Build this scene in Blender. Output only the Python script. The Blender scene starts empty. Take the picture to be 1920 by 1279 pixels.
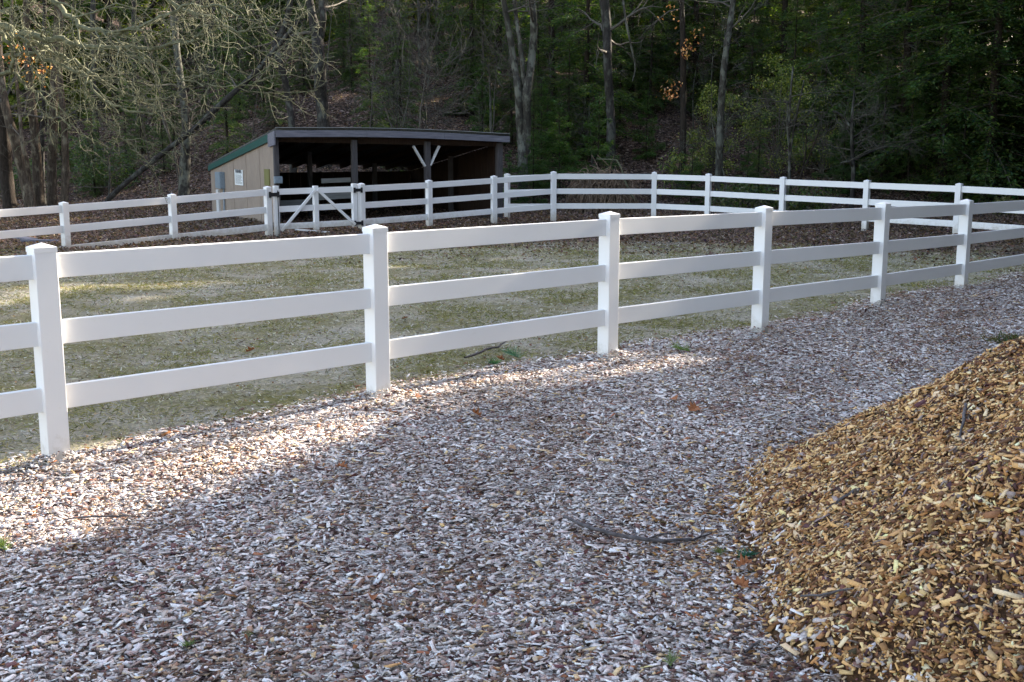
import bpy, bmesh, math, random
import numpy as np
from mathutils import Vector, Matrix
C = bpy.context.scene.collection
R = math.radians
random.seed(7); rng = np.random.default_rng(11)

# ------------------------------------------------------------------ camera geometry
F = 2125.0; EYE = 1.83; PITCH = R(9.75)
CP, SP = math.cos(PITCH), math.sin(PITCH)
def ray(x, y):
    cx = (x-960)/F; cy = (639.5-y)/F
    return Vector((cx, CP+cy*SP, -SP+cy*CP))
def at(x, y, Y):
    d = ray(x, y); s = Y/d.y
    return Vector((d.x*s, Y, EYE+d.z*s))
SUN_AZ, SUN_EL = R(48), R(24)
SX, SY = math.sin(SUN_AZ), math.cos(SUN_AZ)

# ------------------------------------------------------------------ object helpers
def tag(o, label=None, cat=None, group=None, kind=None):
    if label: o['label'] = label
    if cat: o['category'] = cat
    if group: o['group'] = group
    if kind: o['kind'] = kind
    return o
def empty(name, loc, rz=0):
    o = bpy.data.objects.new(name, None); C.objects.link(o)
    o.empty_display_size = 0.2; o.location = loc; o.rotation_euler = (0, 0, rz)
    return o
def link(name, me, mat, parent=None):
    o = bpy.data.objects.new(name, me); C.objects.link(o)
    for m in (mat if isinstance(mat, (list, tuple)) else [mat]):
        if m is not None: me.materials.append(m)
    if parent is not None: o.parent = parent
    return o
def quadmesh(name, V, Q, mat, col=None, parent=None, smooth=False, matidx=None):
    V = np.asarray(V, dtype=np.float32).reshape(-1, 3); Q = np.asarray(Q, dtype=np.int32).reshape(-1, 4)
    me = bpy.data.meshes.new(name)
    me.vertices.add(len(V)); me.vertices.foreach_set('co', V.ravel())
    me.loops.add(Q.size); me.loops.foreach_set('vertex_index', Q.ravel())
    me.polygons.add(len(Q))
    me.polygons.foreach_set('loop_start', np.arange(0, Q.size, 4, dtype=np.int32))
    me.polygons.foreach_set('loop_total', np.full(len(Q), 4, dtype=np.int32))
    if smooth: me.polygons.foreach_set('use_smooth', np.ones(len(Q), dtype=bool))
    if matidx is not None: me.polygons.foreach_set('material_index', np.asarray(matidx, dtype=np.int32))
    me.update(calc_edges=True)
    if col is not None:
        a = me.color_attributes.new('Col', 'FLOAT_COLOR', 'POINT')
        c4 = np.ones((len(V), 4), dtype=np.float32); c4[:, :3] = col
        a.data.foreach_set('color', c4.ravel())
    return link(name, me, mat, parent)

def local(parent):
    return parent.matrix_basis.inverted() if parent is not None else Matrix()

class BM:
    """several bevelled boxes / prisms joined in one part"""
    def __init__(s): s.bm = bmesh.new()
    def box(s, c, size, rot=None, bev=0.0):
        t = bmesh.new(); bmesh.ops.create_cube(t, size=1)
        bmesh.ops.scale(t, vec=size, verts=t.verts)
        if bev: bmesh.ops.bevel(t, geom=t.edges[:], offset=bev, segments=2, affect='EDGES', profile=0.6)
        M = Matrix.Translation(c) @ (rot.to_4x4() if rot is not None else Matrix())
        t.transform(M); s._join(t); return s
    def bar(s, a, b, w, h, bev=0.0, up=Vector((0, 0, 1))):
        a = Vector(a); b = Vector(b); d = b-a; x = d.normalized()
        y = up.cross(x).normalized(); z = x.cross(y)
        rot = Matrix((x, y, z)).transposed()
        return s.box((a+b)/2, (d.length, w, h), rot, bev)
    def prism(s, pts, off):
        t = bmesh.new(); off = Vector(off)
        A = [t.verts.new(p) for p in pts]; B = [t.verts.new(Vector(p)+off) for p in pts]
        t.faces.new(A); t.faces.new(B[::-1]); n = len(A)
        for i in range(n): t.faces.new((A[i], B[i], B[(i+1) % n], A[(i+1) % n]))
        bmesh.ops.recalc_face_normals(t, faces=t.faces[:]); s._join(t); return s
    def _join(s, t):
        me = bpy.data.meshes.new('tmp'); t.to_mesh(me); t.free(); s.bm.from_mesh(me); bpy.data.meshes.remove(me)
    def build(s, name, mat, parent=None, smooth=False):
        me = bpy.data.meshes.new(name); s.bm.to_mesh(me); s.bm.free()
        if smooth: me.polygons.foreach_set('use_smooth', [True]*len(me.polygons))
        return link(name, me, mat, parent)

def tube_arrays(pts, rad, sides):
    P = np.asarray(pts, dtype=float); n = len(P)
    T = np.gradient(P, axis=0); T /= np.linalg.norm(T, axis=1)[:, None]+1e-9
    ref = np.array([0.0, 0, 1]) if abs(T[0, 2]) < 0.8 else np.array([1.0, 0, 0])
    A = np.cross(T, ref); A /= np.linalg.norm(A, axis=1)[:, None]+1e-9
    B = np.cross(T, A)
    ang = np.arange(sides)*2*math.pi/sides
    V = P[:, None, :]+np.asarray(rad)[:, None, None]*(A[:, None, :]*np.cos(ang)[None, :, None]+B[:, None, :]*np.sin(ang)[None, :, None])
    i = np.arange(n-1)[:, None]*sides; j = np.arange(sides)[None, :]; k = (j+1) % sides
    Q = np.stack([i+j, i+k, i+sides+k, i+sides+j], axis=-1).reshape(-1, 4)
    return V.reshape(-1, 3), Q
class TB:
    def __init__(s): s.V = []; s.Q = []; s.n = 0
    def tube(s, pts, rad, sides=4):
        v, q = tube_arrays(pts, rad, sides); s.V.append(v); s.Q.append(q+s.n); s.n += len(v)
    def build(s, name, mat, parent=None, smooth=True):
        return quadmesh(name, np.concatenate(s.V), np.concatenate(s.Q), mat, parent=parent, smooth=smooth)

def snoise(X, Y, scale, seed, octs=3):
    r = np.random.default_rng(seed); out = 0; amp = 1.0; tot = 0
    for o in range(octs):
        for k in range(4):
            a = r.uniform(0, 2*math.pi); f = 2*math.pi/scale*(2**o)*r.uniform(.7, 1.3)
            out = out+amp*np.sin((X*math.cos(a)+Y*math.sin(a))*f+r.uniform(0, 6.28)+1.3*np.sin((X*math.sin(a)-Y*math.cos(a))*f*.6+k))
            tot += amp*.5
        amp *= .5
    return out/tot

# ------------------------------------------------------------------ materials
def newmat(name):
    m = bpy.data.materials.new(name); m.use_nodes = True
    nt = m.node_tree; b = nt.nodes['Principled BSDF']
    return m, nt, b
def nd(nt, typ, **kw):
    n = nt.nodes.new(typ)
    for k, v in kw.items():
        if k in n.inputs.keys() if hasattr(n.inputs, 'keys') else False: n.inputs[k].default_value = v
        else: setattr(n, k, v)
    return n
def ramp(nt, fac, stops, interp='LINEAR'):
    r = nt.nodes.new('ShaderNodeValToRGB'); r.color_ramp.interpolation = interp
    el = r.color_ramp.elements
    while len(el) < len(stops): el.new(0.5)
    for e, (p, c) in zip(el, stops): e.position = p; e.color = (*c, 1)
    nt.links.new(fac, r.inputs[0]); return r.outputs[0]
def noise(nt, vec, scale, detail=4, rough=.55, dist=0):
    n = nt.nodes.new('ShaderNodeTexNoise'); n.inputs['Scale'].default_value = scale
    n.inputs['Detail'].default_value = detail; n.inputs['Roughness'].default_value = rough; n.inputs['Distortion'].default_value = dist
    if vec is not None: nt.links.new(vec, n.inputs['Vector'])
    return n.outputs[0]
def mapping(nt, scale=(1, 1, 1), rot=(0, 0, 0), kind='Object'):
    tc = nt.nodes.new('ShaderNodeTexCoord'); mp = nt.nodes.new('ShaderNodeMapping')
    mp.inputs['Scale'].default_value = scale; mp.inputs['Rotation'].default_value = rot
    nt.links.new(tc.outputs[kind], mp.inputs[0]); return mp.outputs[0]
def mix(nt, fac, a, b, typ='MIX'):
    m = nt.nodes.new('ShaderNodeMix'); m.data_type = 'RGBA'; m.blend_type = typ; m.clamp_factor = True
    for s, v in ((m.inputs[0], fac), (m.inputs[6], a), (m.inputs[7], b)):
        if isinstance(v, (int, float)): s.default_value = v
        elif isinstance(v, tuple): s.default_value = (*v, 1)
        else: nt.links.new(v, s)
    return m.outputs[2]
def bump(nt, b, h, strength=.5, dist=.01):
    n = nt.nodes.new('ShaderNodeBump'); n.inputs['Strength'].default_value = strength; n.inputs['Distance'].default_value = dist
    nt.links.new(h, n.inputs['Height']); nt.links.new(n.outputs[0], b.inputs['Normal'])
def simple(name, c1, c2, scale=(6, 6, 6), rough=.7, bs=.3, bd=.005, ns=3, spec=.3):
    m, nt, b = newmat(name); v = mapping(nt, scale)
    n = noise(nt, v, ns, 6, .6)
    nt.links.new(ramp(nt, n, [(.3, c1), (.7, c2)]), b.inputs['Base Color'])
    b.inputs['Roughness'].default_value = rough; b.inputs['Specular IOR Level'].default_value = spec
    bump(nt, b, n, bs, bd); return m
M = {}
# white vinyl
m, nt, b = newmat('vinyl'); v = mapping(nt, (1, 1, 1))
n1 = noise(nt, v, 1.3, 3); n2 = noise(nt, v, 26, 5, .7)
c = mix(nt, ramp(nt, n1, [(.35, (0, 0, 0)), (.75, (1, 1, 1))]), (.775, .78, .79), (.735, .74, .75))
c = mix(nt, ramp(nt, n2, [(.62, (0, 0, 0)), (.8, (.35, .35, .35))]), c, (.62, .60, .55))
ge = nt.nodes.new('ShaderNodeNewGeometry'); sx_ = nt.nodes.new('ShaderNodeSeparateXYZ'); nt.links.new(ge.outputs['Position'], sx_.inputs[0])
n3 = noise(nt, mapping(nt, (1, 1, 1)), 9, 6, .75); ad = nt.nodes.new('ShaderNodeMath'); ad.operation = 'MULTIPLY_ADD'; ad.inputs[1].default_value = .6
nt.links.new(n3, ad.inputs[0]); nt.links.new(sx_.outputs[2], ad.inputs[2])
c = mix(nt, ramp(nt, ad.outputs[0], [(.24, (.7, .7, .7)), (.46, (0, 0, 0))]), c, (.42, .38, .31))
nt.links.new(c, b.inputs['Base Color']); b.inputs['Roughness'].default_value = .38; b.inputs['Specular IOR Level'].default_value = .4
M['vinyl'] = m
# attribute coloured materials
def attrmat(name, rough=.75, transl=0.0, spec=.25, grain=0.0, rnd=0.0):
    m, nt, b = newmat(name); a = nt.nodes.new('ShaderNodeAttribute'); a.attribute_name = 'Col'
    col = a.outputs['Color']
    if grain:
        n = noise(nt, mapping(nt, (1, 1, 1)), 160, 3, .6)
        col = mix(nt, grain, col, ramp(nt, n, [(.3, (.25, .22, .2)), (.7, (1, 1, 1))]), 'MULTIPLY')
    if rnd:
        oi = nt.nodes.new('ShaderNodeObjectInfo')
        hs = nt.nodes.new('ShaderNodeHueSaturation'); nt.links.new(col, hs.inputs['Color'])
        mr = nt.nodes.new('ShaderNodeMapRange'); nt.links.new(oi.outputs['Random'], mr.inputs[0])
        mr.inputs[3].default_value = 1-rnd; mr.inputs[4].default_value = 1+rnd; nt.links.new(mr.outputs[0], hs.inputs['Value'])
        col = hs.outputs[0]
    nt.links.new(col, b.inputs['Base Color']); b.inputs['Roughness'].default_value = rough; b.inputs['Specular IOR Level'].default_value = spec
    if transl:
        t = nt.nodes.new('ShaderNodeBsdfTranslucent'); ms = nt.nodes.new('ShaderNodeMixShader'); ms.inputs[0].default_value = transl
        tc = mix(nt, 1.0, col, (1.35, 1.5, .55), 'MULTIPLY'); nt.links.new(tc, t.inputs[0])
        nt.links.new(b.outputs[0], ms.inputs[1]); nt.links.new(t.outputs[0], ms.inputs[2])
        nt.links.new(ms.outputs[0], nt.nodes['Material Output'].inputs[0])
    return m
M['chip'] = attrmat('weathered_chips', .85, grain=.5, spec=.2)
M['fresh'] = attrmat('fresh_chips', .75, grain=.35, spec=.25)
M['leaf'] = attrmat('dead_leaves', .7, .25)
M['needle'] = attrmat('needles', .55, .35, rnd=.3)
M['broad'] = attrmat('broad_leaves', .4, .4, spec=.5)
M['grass'] = attrmat('grass_blades', .7, .2)

def bark(name, dark, mid, pale, lich=.62):
    m, nt, b = newmat(name)
    v = mapping(nt, (1, 1, .18)); n = noise(nt, v, 22, 6, .65, .4)
    v2 = mapping(nt, (1, 1, .6)); n2 = noise(nt, v2, 4.5, 5, .6)
    c = ramp(nt, n, [(.3, dark), (.65, mid)])
    c = mix(nt, ramp(nt, n2, [(lich-.07, (0, 0, 0)), (lich+.03, (.8, .8, .8))]), c, pale)
    nt.links.new(c, b.inputs['Base Color']); b.inputs['Roughness'].default_value = .9; b.inputs['Specular IOR Level'].default_value = .15
    bump(nt, b, n, .9, .03); return m
M['bark_grey'] = bark('bark_grey', (.012, .011, .010), (.045, .041, .037), (.085, .088, .074), .57)
M['bark_brown'] = bark('bark_brown', (.010, .008, .006), (.036, .028, .022), (.07, .064, .05), .66)
M['bark_pale'] = bark('bark_pale', (.016, .015, .012), (.06, .056, .048), (.13, .135, .11), .54)
M['bark_sun_tint'] = bark('bark_sun_tint', (.016, .012, .009), (.085, .066, .048), (.17, .15, .11), .6)  # lighter, warmer bark colour standing in for sunlight on the left clump
M['twig'] = simple('lichen_twig', (.05, .055, .03), (.165, .17, .11), (4, 4, 4), .9, .2)
M['twig_dark'] = simple('dark_twig', (.035, .03, .025), (.11, .10, .08), (4, 4, 4), .9, .2)
M['dry_twig'] = simple('dry_twig', (.08, .055, .038), (.27, .195, .135), (4, 4, 4), .9, .2)
M['stick'] = simple('stick_bark', (.035, .03, .032), (.13, .12, .125), (9, 9, 9), .8, .4)

# ------------------------------------------------------------------ terrain
FT = [  # near fence: post apex pixel, distance, base pixel row
    (77, 455, 6.45, 868), (703, 420, 7.98, 741), (1143, 396, 9.65, 668), (1433, 385, 11.25, 625), (1656, 378, 12.95, 571), (1813, 373, 14.75, 542)]
CTRL = []
for x, y, Y, yb in FT:
    p = at(x, y, Y); q = at(x, yb, Y); CTRL.append((p.x, Y, q.z))
def hillbase(X):
    return 34.6+np.clip(-X-7, 0, 12)*.75+1.2*np.sin(X*.23+1)
def H0(X, Y):
    X = np.asarray(X, dtype=float); Y = np.asarray(Y, dtype=float)
    z = -.12*np.clip((Y-15)/10, 0, 1)
    z = z+.035*snoise(X, Y, 3.5, 3, 2)*np.clip(1.2-np.abs(Y-8)/40, .3, 1)
    d = Y-hillbase(X)
    s = np.where(d > 0, .29*d-.29*2.2*(1-np.exp(-d/2.2)), 0)
    z = z+s+np.clip(d/15, 0, 1)*.7*snoise(X, Y, 14, 9, 3)
    return z
CT = np.array(CTRL); CTd = CT[:, 2]-H0(CT[:, 0], CT[:, 1])
def pile_h(X, Y):
    X = np.asarray(X, dtype=float); Y = np.asarray(Y, dtype=float)
    cx, cy = 3.4, 4.95
    th = np.arctan2(Y-cy, X-cx); r = np.hypot(X-cx, Y-cy)
    Rr = 2.36+.30*np.exp(-((np.mod(th, 2*math.pi)-(math.pi+.62))/.42)**2)+.035*np.sin(3*th+.6)+.05*np.sin(7*th+2)+.03*np.sin(13*th)
    e = Rr-r
    h = .585*(np.sqrt(e*e*.25+.02**2)+e*.5)
    h = np.where(h > 1.15, 1.15+(h-1.15)*.5, h)
    return h*(1+.05*snoise(X, Y, .8, 21, 3))-.006
def H(X, Y):
    X = np.asarray(X, dtype=float); Y = np.asarray(Y, dtype=float)
    w = [np.exp(-((X-c[0])**2+(Y-c[1])**2)/(2*1.1**2)) for c in CT]
    sw = sum(w); num = sum(wi*di for wi, di in zip(w, CTd))
    return H0(X, Y)+num/np.maximum(1, sw)
def G(x, y):
    """point of the ground seen at a pixel"""
    d = ray(x, y); lo = 1.0
    s = 2.0
    while s < 140:
        p = Vector((0, 0, EYE))+d*s
        if p.z < float(H(p.x, p.y)): break
        s += .05+s*.004
    return Vector((0, 0, EYE))+d*s
# fence line (side test): >0 on the camera side
L0 = Vector((CT[0][0], CT[0][1])); L1 = Vector((CT[5][0], CT[5][1])); LD = (L1-L0).normalized()
def side(X, Y): return (X-L0.x)*LD.y-(Y-L0.y)*LD.x
def ylit(X):   # where the paddock turf gives way to leaf litter
    return 20.3+1.6*np.cos((X-1)*.2)-.11*np.clip(X-3, 0, 20)**1.2

def grid_axis(lo, hi, fine_lo, fine_hi, fine, grow=1.12, cap=2.5):
    a = list(np.arange(fine_lo, fine_hi+1e-6, fine)); s = fine; x = a[-1]
    while x < hi: s = min(s*grow, cap); x += s; a.append(x)
    s = fine; x = a[0]; pre = []
    while x > lo: s = min(s*grow, cap); x -= s; pre.append(x)
    return np.array(pre[::-1]+a)
gx = grid_axis(-130, 130, -7, 9, .11, 1.07); gy = grid_axis(-40, 170, 2.5, 16, .11, 1.03, 2.0)
GX, GY = np.meshgrid(gx, gy)
GZ = H(GX, GY)
sd = side(GX, GY)+.12*snoise(GX, GY, 1.4, 5, 3)
chipm = np.clip((sd+.20)/.22, 0, 1)*np.clip((26-GY)/2, 0, 1)
ns = snoise(GX, GY, 3.0, 8, 3)
litm = np.clip((GY-ylit(GX)+1.6*ns)/2.2, 0, 1)*(1-chipm)
V = np.stack([GX, GY, GZ], -1).reshape(-1, 3)
ny, nx = GX.shape; ii = (np.arange(ny-1)[:, None]*nx+np.arange(nx-1)[None, :])
Q = np.stack([ii, ii+1, ii+nx+1, ii+nx], -1).reshape(-1, 4)
col = np.stack([chipm, litm, np.zeros_like(chipm)], -1).reshape(-1, 3)
m, nt, b = newmat('ground'); a = nt.nodes.new('ShaderNodeAttribute'); a.attribute_name = 'Col'
sp = nt.nodes.new('ShaderNodeSeparateColor'); nt.links.new(a.outputs['Color'], sp.inputs[0])
def vor(scale, stops, mp):
    n = nt.nodes.new('ShaderNodeTexVoronoi'); n.inputs['Scale'].default_value = scale; nt.links.new(mp, n.inputs['Vector'])
    s = nt.nodes.new('ShaderNodeSeparateColor'); nt.links.new(n.outputs['Color'], s.inputs[0])
    return ramp(nt, s.outputs[0], stops, 'CONSTANT'), n.outputs['Distance']
co = mapping(nt, (1, 1, 1))
chipc, chd = vor(42, [(0, (.12, .085, .07)), (.25, (.26, .20, .17)), (.5, (.45, .40, .36)), (.75, (.68, .63, .6))], mapping(nt, (1, 1.6, 1), (0, 0, .5)))
litc, ltd = vor(13, [(0, (.02, .014, .01)), (.3, (.04, .026, .02)), (.55, (.075, .048, .038)), (.78, (.12, .085, .068)), (.93, (.2, .15, .125))], mapping(nt, (1, 1, 1), (.4, 0, .3)))
g1 = noise(nt, co, .9, 6, .7); g2 = noise(nt, co, 34, 6, .75); g3 = noise(nt, co, 5, 5, .7)
gc = ramp(nt, g1, [(.40, (.19, .178, .075)), (.50, (.265, .243, .16)), (.60, (.39, .365, .31))])
gc = mix(nt, ramp(nt, g3, [(.44, (0, 0, 0)), (.68, (.7, .7, .7))]), gc, (.36, .33, .27))
gc = mix(nt, .8, gc, ramp(nt, g2, [(.32, (.25, .24, .2)), (.5, (.85, .85, .8)), (.68, (1.5, 1.45, 1.3))]), 'MULTIPLY')
c = mix(nt, sp.outputs[1], gc, litc); c = mix(nt, sp.outputs[0], c, chipc)
nt.links.new(c, b.inputs['Base Color']); b.inputs['Roughness'].default_value = .95; b.inputs['Specular IOR Level'].default_value = .1
bump(nt, b, g2, .8, .03); M['ground'] = m
go = quadmesh('ground', V, Q, M['ground'], col, smooth=True)
tag(go, 'ground of chips, thin winter turf and leaf littered slope', 'ground', kind='structure')

# ------------------------------------------------------------------ chips (real slabs)
def slabs(P, N, L, W, T, colr, tilt):
    n = len(P); yaw = rng.uniform(0, 2*math.pi, n)
    N = N+rng.normal(0, 1, (n, 3))*tilt[:, None]; N /= np.linalg.norm(N, axis=1)[:, None]
    h = np.stack([np.cos(yaw), np.sin(yaw), np.zeros(n)], -1)
    B = np.cross(N, h); B /= np.linalg.norm(B, axis=1)[:, None]; A = np.cross(B, N)
    tw1 = rng.uniform(.25, 1, n)[:, None]; tw2 = rng.uniform(.6, 1, n)[:, None]; sk = rng.uniform(-.35, .35, n)[:, None]
    a = A*(L/2)[:, None]; bb = B*(W/2)[:, None]; t = N*T[:, None]
    bot = [P-a-bb*tw1, P+a*(1+sk)-bb*tw2, P+a+bb*tw2, P-a*(1+sk)+bb*tw1]
    top = [q+t*rng.uniform(.5, 1.3, n)[:, None] for q in bot]
    V = np.stack(bot+top, 1)
    base = (np.arange(n)*8)[:, None]
    F_ = np.array([[4, 5, 6, 7], [0, 1, 5, 4], [1, 2, 6, 5], [2, 3, 7, 6], [3, 0, 4, 7]])
    Q = (base[:, :, None]+F_[None]).reshape(-1, 4)
    return V.reshape(-1, 3), Q, np.repeat(colr, 8, axis=0)
def palette(n, cols, wts, jit=.16):
    cols = np.array(cols); i = rng.choice(len(cols), n, p=np.array(wts)/sum(wts))
    return np.clip(cols[i]*(1+rng.normal(0, jit, (n, 1)))+rng.normal(0, .008, (n, 3)), .01, .9)
OLD = [(.79, .73, .70), (.57, .495, .465), (.36, .27, .235), (.19, .105, .085), (.92, .86, .85), (.70, .52, .30), (.34, .14, .07), (.07, .042, .033)]
OLDW = [.29, .20, .14, .13, .13, .04, .02, .08]
def frustum(n, ylo, yhi, pw, marg=1.2):
    """points in the wedge in front of the camera, denser nearby"""
    u = rng.uniform(0, 1, n); Y = (ylo**pw+u*(yhi**pw-ylo**pw))**(1/pw)
    X = rng.uniform(-1, 1, n)*(Y*.46+marg); return X, Y
X, Y = frustum(620000, 2.7, 24, 1.05, 1.0)
s_ = side(X, Y)+.10*snoise(X, Y, 1.1, 5, 3)
keep = (s_ > -.12+rng.exponential(.06, len(X))*-1)
keep &= ~(pile_h(X, Y) > .14)
X, Y = X[keep], Y[keep]
print('chips', len(X))
n = len(X); sz = rng.lognormal(0, .52, n)*(1+.035*np.clip(Y-5, 0, 30))
L_ = np.clip(.0185*sz, .006, .085); W_ = np.clip(L_*rng.uniform(.25, .75, n), .004, .026)
L_ *= 1+.22*snoise(X, Y, 1.3, 93, 3); lg = rng.uniform(0, 1, n) < .02; L_[lg] *= 2.3; W_[lg] *= .6
th = rng.uniform(.001, .0045, n)
P = np.stack([X, Y, H(X, Y)+rng.uniform(0, .018, n)], -1)
N = np.tile([0.0, 0, 1], (n, 1))
cc = palette(n, OLD, OLDW)
pt = snoise(X, Y, 2.2, 31, 3); cc *= (1+.16*pt)[:, None]
bn = snoise(X, Y, 1.7, 35, 4); bw_ = rng.uniform(0, 1, n) < np.clip(.7*(bn-.28), 0, .38)+np.clip((Y-7.5)*.05, 0, .25)*np.clip((X-1)*.5, 0, 1)
cc[bw_] = palette(int(bw_.sum()), [(.24, .155, .115), (.36, .23, .16), (.15, .09, .07), (.5, .38, .28)], [.35, .25, .25, .15])
near = np.clip(1-(X-.2-pile_h(X, Y)*0-np.sqrt(np.maximum(0, 0*X))) , 0, 1)
# a few fresh chips strayed from the heap
dh = np.hypot(X-3.4, Y-4.95)-2.38
stray = rng.uniform(0, 1, n) < np.clip(.6*np.exp(-np.clip(dh-.12*snoise(X, Y, .5, 92, 3), 0, 9)/.17)+.035*np.exp(-np.clip(dh, 0, 9)/.9), 0, 1)
FR = [(.82, .54, .26), (.62, .36, .145), (.35, .17, .065), (.84, .62, .39), (.20, .095, .042), (.28, .22, .20), (.09, .045, .03)]
FRW = [.19, .21, .20, .08, .17, .05, .15]
cc[stray] = palette(int(stray.sum()), FR, FRW)
for c_ in CT:
    P[:, 2] += .055*np.exp(-((P[:, 0]-c_[0]-.04)**2+(P[:, 1]-c_[1]+.04)**2)/.02)
v, q, k = slabs(P, N, L_, W_, th, cc, rng.uniform(.04, .32, n))
o = quadmesh('wood_chip_ground', v, q, M['chip'], k)
tag(o, 'weathered grey and brown wood chips covering the ground before the fence', 'wood chips', kind='stuff')
# pile
px = np.arange(.8, 6.2, .05); py = np.arange(2.4, 7.7, .05); PX, PY = np.meshgrid(px, py)
hh = pile_h(PX, PY); PZ = H(PX, PY)+np.where(hh > .012, hh, -.05)+.012*snoise(PX, PY, .22, 44, 2)
V = np.stack([PX, PY, PZ], -1).reshape(-1, 3); nx = len(px)
ii = (np.arange(len(py)-1)[:, None]*nx+np.arange(nx-1)[None, :]); Q = np.stack([ii, ii+1, ii+nx+1, ii+nx], -1).reshape(-1, 4)
kq = (hh > .0)[:-1, :-1].reshape(-1); Q = Q[kq]
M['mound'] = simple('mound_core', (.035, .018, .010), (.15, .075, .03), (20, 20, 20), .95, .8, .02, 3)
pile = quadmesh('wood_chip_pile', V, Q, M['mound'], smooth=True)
tag(pile, 'tall heap of fresh tan and orange wood chips at the right foreground', 'wood chip pile')
n0 = 250000; X = rng.uniform(.9, 5.9, n0); Y = rng.uniform(2.5, 7.5, n0)
ph = pile_h(X, Y); k_ = ph > .006+rng.uniform(0, .05, n0); X, Y, ph = X[k_], Y[k_], ph[k_]
e = .02; gxp = (pile_h(X+e, Y)-pile_h(X-e, Y))/(2*e); gyp = (pile_h(X, Y+e)-pile_h(X, Y-e))/(2*e)
N = np.stack([-gxp, -gyp, np.ones(len(X))], -1); N /= np.linalg.norm(N, axis=1)[:, None]
n = len(X); sz = rng.lognormal(0, .48, n); L_ = np.clip(.0205*sz*(1+.3*snoise(X, Y, .8, 91, 2)), .006, .11); W_ = np.clip(L_*rng.uniform(.25, .65, n), .005, .030)
P = np.stack([X, Y, H(X, Y)+ph+.012*snoise(X, Y, .22, 44, 2)], -1)+N*rng.uniform(-.004, .022, n)[:, None]
cc = palette(n, FR, FRW, .2); lo = np.clip(1-ph/.12, 0, 1); om = rng.uniform(0, 1, n) < lo*.4
cc[om] = palette(int(om.sum()), OLD, OLDW)
# near rim: keep reddish brown bark bits
v, q, k = slabs(P, N, L_, W_, rng.uniform(.002, .007, n), cc, rng.uniform(.08, .5, n))
o = quadmesh('chips', v, q, M['fresh'], k, parent=pile); o['kind'] = 'stuff'
def pile_at(x, y):
    d = ray(x, y); s = 2.0
    while s < 20:
        p = Vector((0, 0, EYE))+d*s
        if p.z < float(H(p.x, p.y))+max(0, float(pile_h(p.x, p.y))): break
        s += .01
    return p

# ------------------------------------------------------------------ turf blades and debris
X, Y = frustum(260000, 5.6, 23, 1.0, .8)
s_ = side(X, Y); msk = (s_ < -.08) & (Y < ylit(X)+1.6*snoise(X, Y, 3, 8, 3)+rng.normal(0, .9, len(X)))
g = snoise(X, Y, 2.6, 61, 4)+.5*snoise(X, Y, .9, 62, 3); msk &= rng.uniform(0, 1, len(X)) < np.clip(.55-.55*g, .08, 1)
X, Y = X[msk], Y[msk]; n = len(X); print('grass', n)
def blades(P, D, L, W, colr):
    n = len(P); D = D/np.linalg.norm(D, axis=1)[:, None]
    s = np.cross(D, rng.normal(0, 1, (n, 3))); s /= np.linalg.norm(s, axis=1)[:, None]
    a = D*L[:, None]; w = s*(W/2)[:, None]
    V = np.stack([P-w, P+w, P+a+w*.6, P+a-w*.6], 1).reshape(-1, 3)
    return V, (np.arange(n)*4)[:, None]+np.arange(4)[None], np.repeat(colr, 4, axis=0)
g = snoise(X, Y, 2.6, 61, 4)+.5*snoise(X, Y, .9, 62, 3)
up = np.clip(rng.normal(.22, .25, n), .02, .8)
D = np.stack([rng.normal(0, 1, n), rng.normal(0, 1, n), up*1.2], -1)
P = np.stack([X, Y, H(X, Y)+rng.uniform(0, .008, n)], -1)
gr = palette(n, [(.19, .18, .06), (.27, .245, .12), (.13, .13, .055), (.33, .30, .2)], [.36, .3, .17, .17])
st = palette(n, [(.40, .38, .34), (.28, .25, .22), (.54, .52, .5), (.12, .09, .075)], [.36, .28, .18, .18])
pick = rng.uniform(0, 1, n) < np.clip(.60+.5*g, .08, .97)
cc = np.where(pick[:, None], st, gr); lo = rng.uniform(.015, .05, n)*np.where(pick, .8, 1)*(1+.03*(Y-6))
v, q, k = blades(P, D, lo, rng.uniform(.003, .008, n)*(1+.07*(Y-6)), cc)
o = quadmesh('paddock_grass', v, q, M['grass'], k); tag(o, 'short sparse winter grass and pale straw in the paddock', 'grass', kind='stuff')

# ------------------------------------------------------------------ leaf litter
def curled(P, S, colr, tilt=.5):
    n = len(P); N = np.stack([rng.normal(0, tilt, n), rng.normal(0, tilt, n), np.ones(n)], -1); N /= np.linalg.norm(N, axis=1)[:, None]
    yaw = rng.uniform(0, 6.28, n); h = np.stack([np.cos(yaw), np.sin(yaw), np.zeros(n)], -1)
    B = np.cross(N, h); B /= np.linalg.norm(B, axis=1)[:, None]; A = np.cross(B, N)
    S = S[:, None]; c = rng.uniform(.1, .45, n)[:, None]*S
    r_ = rng.uniform(.16, .5, n)[:, None]
    V = np.stack([P-A*S*.55, P+B*S*r_*.9+N*c, P+A*S*.55+N*c*.3, P-B*S*r_*.9+N*c], 1).reshape(-1, 3)
    return V, (np.arange(n)*4)[:, None]+np.arange(4)[None], np.repeat(colr, 4, axis=0)
LT = [(.115, .07, .056), (.18, .12, .095), (.20, .145, .12), (.34, .27, .23), (.032, .021, .018), (.19, .09, .055)]
LW = [.27, .25, .17, .07, .19, .05]
X, Y = frustum(230000, 15.5, 62, .9, 1.5)
msk = ((Y > ylit(X)+1.6*snoise(X, Y, 3, 8, 3)+rng.normal(0, 1.5, len(X)))) & (side(X, Y) < -.1); X, Y = X[msk], Y[msk]; n = len(X); print('litter', n)
P = np.stack([X, Y, H(X, Y)+rng.uniform(.0, .04, n)], -1)
v, q, k = curled(P, rng.uniform(.035, .075, n)*(1+.01*(Y-17)), palette(n, LT, LW, .2))
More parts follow.
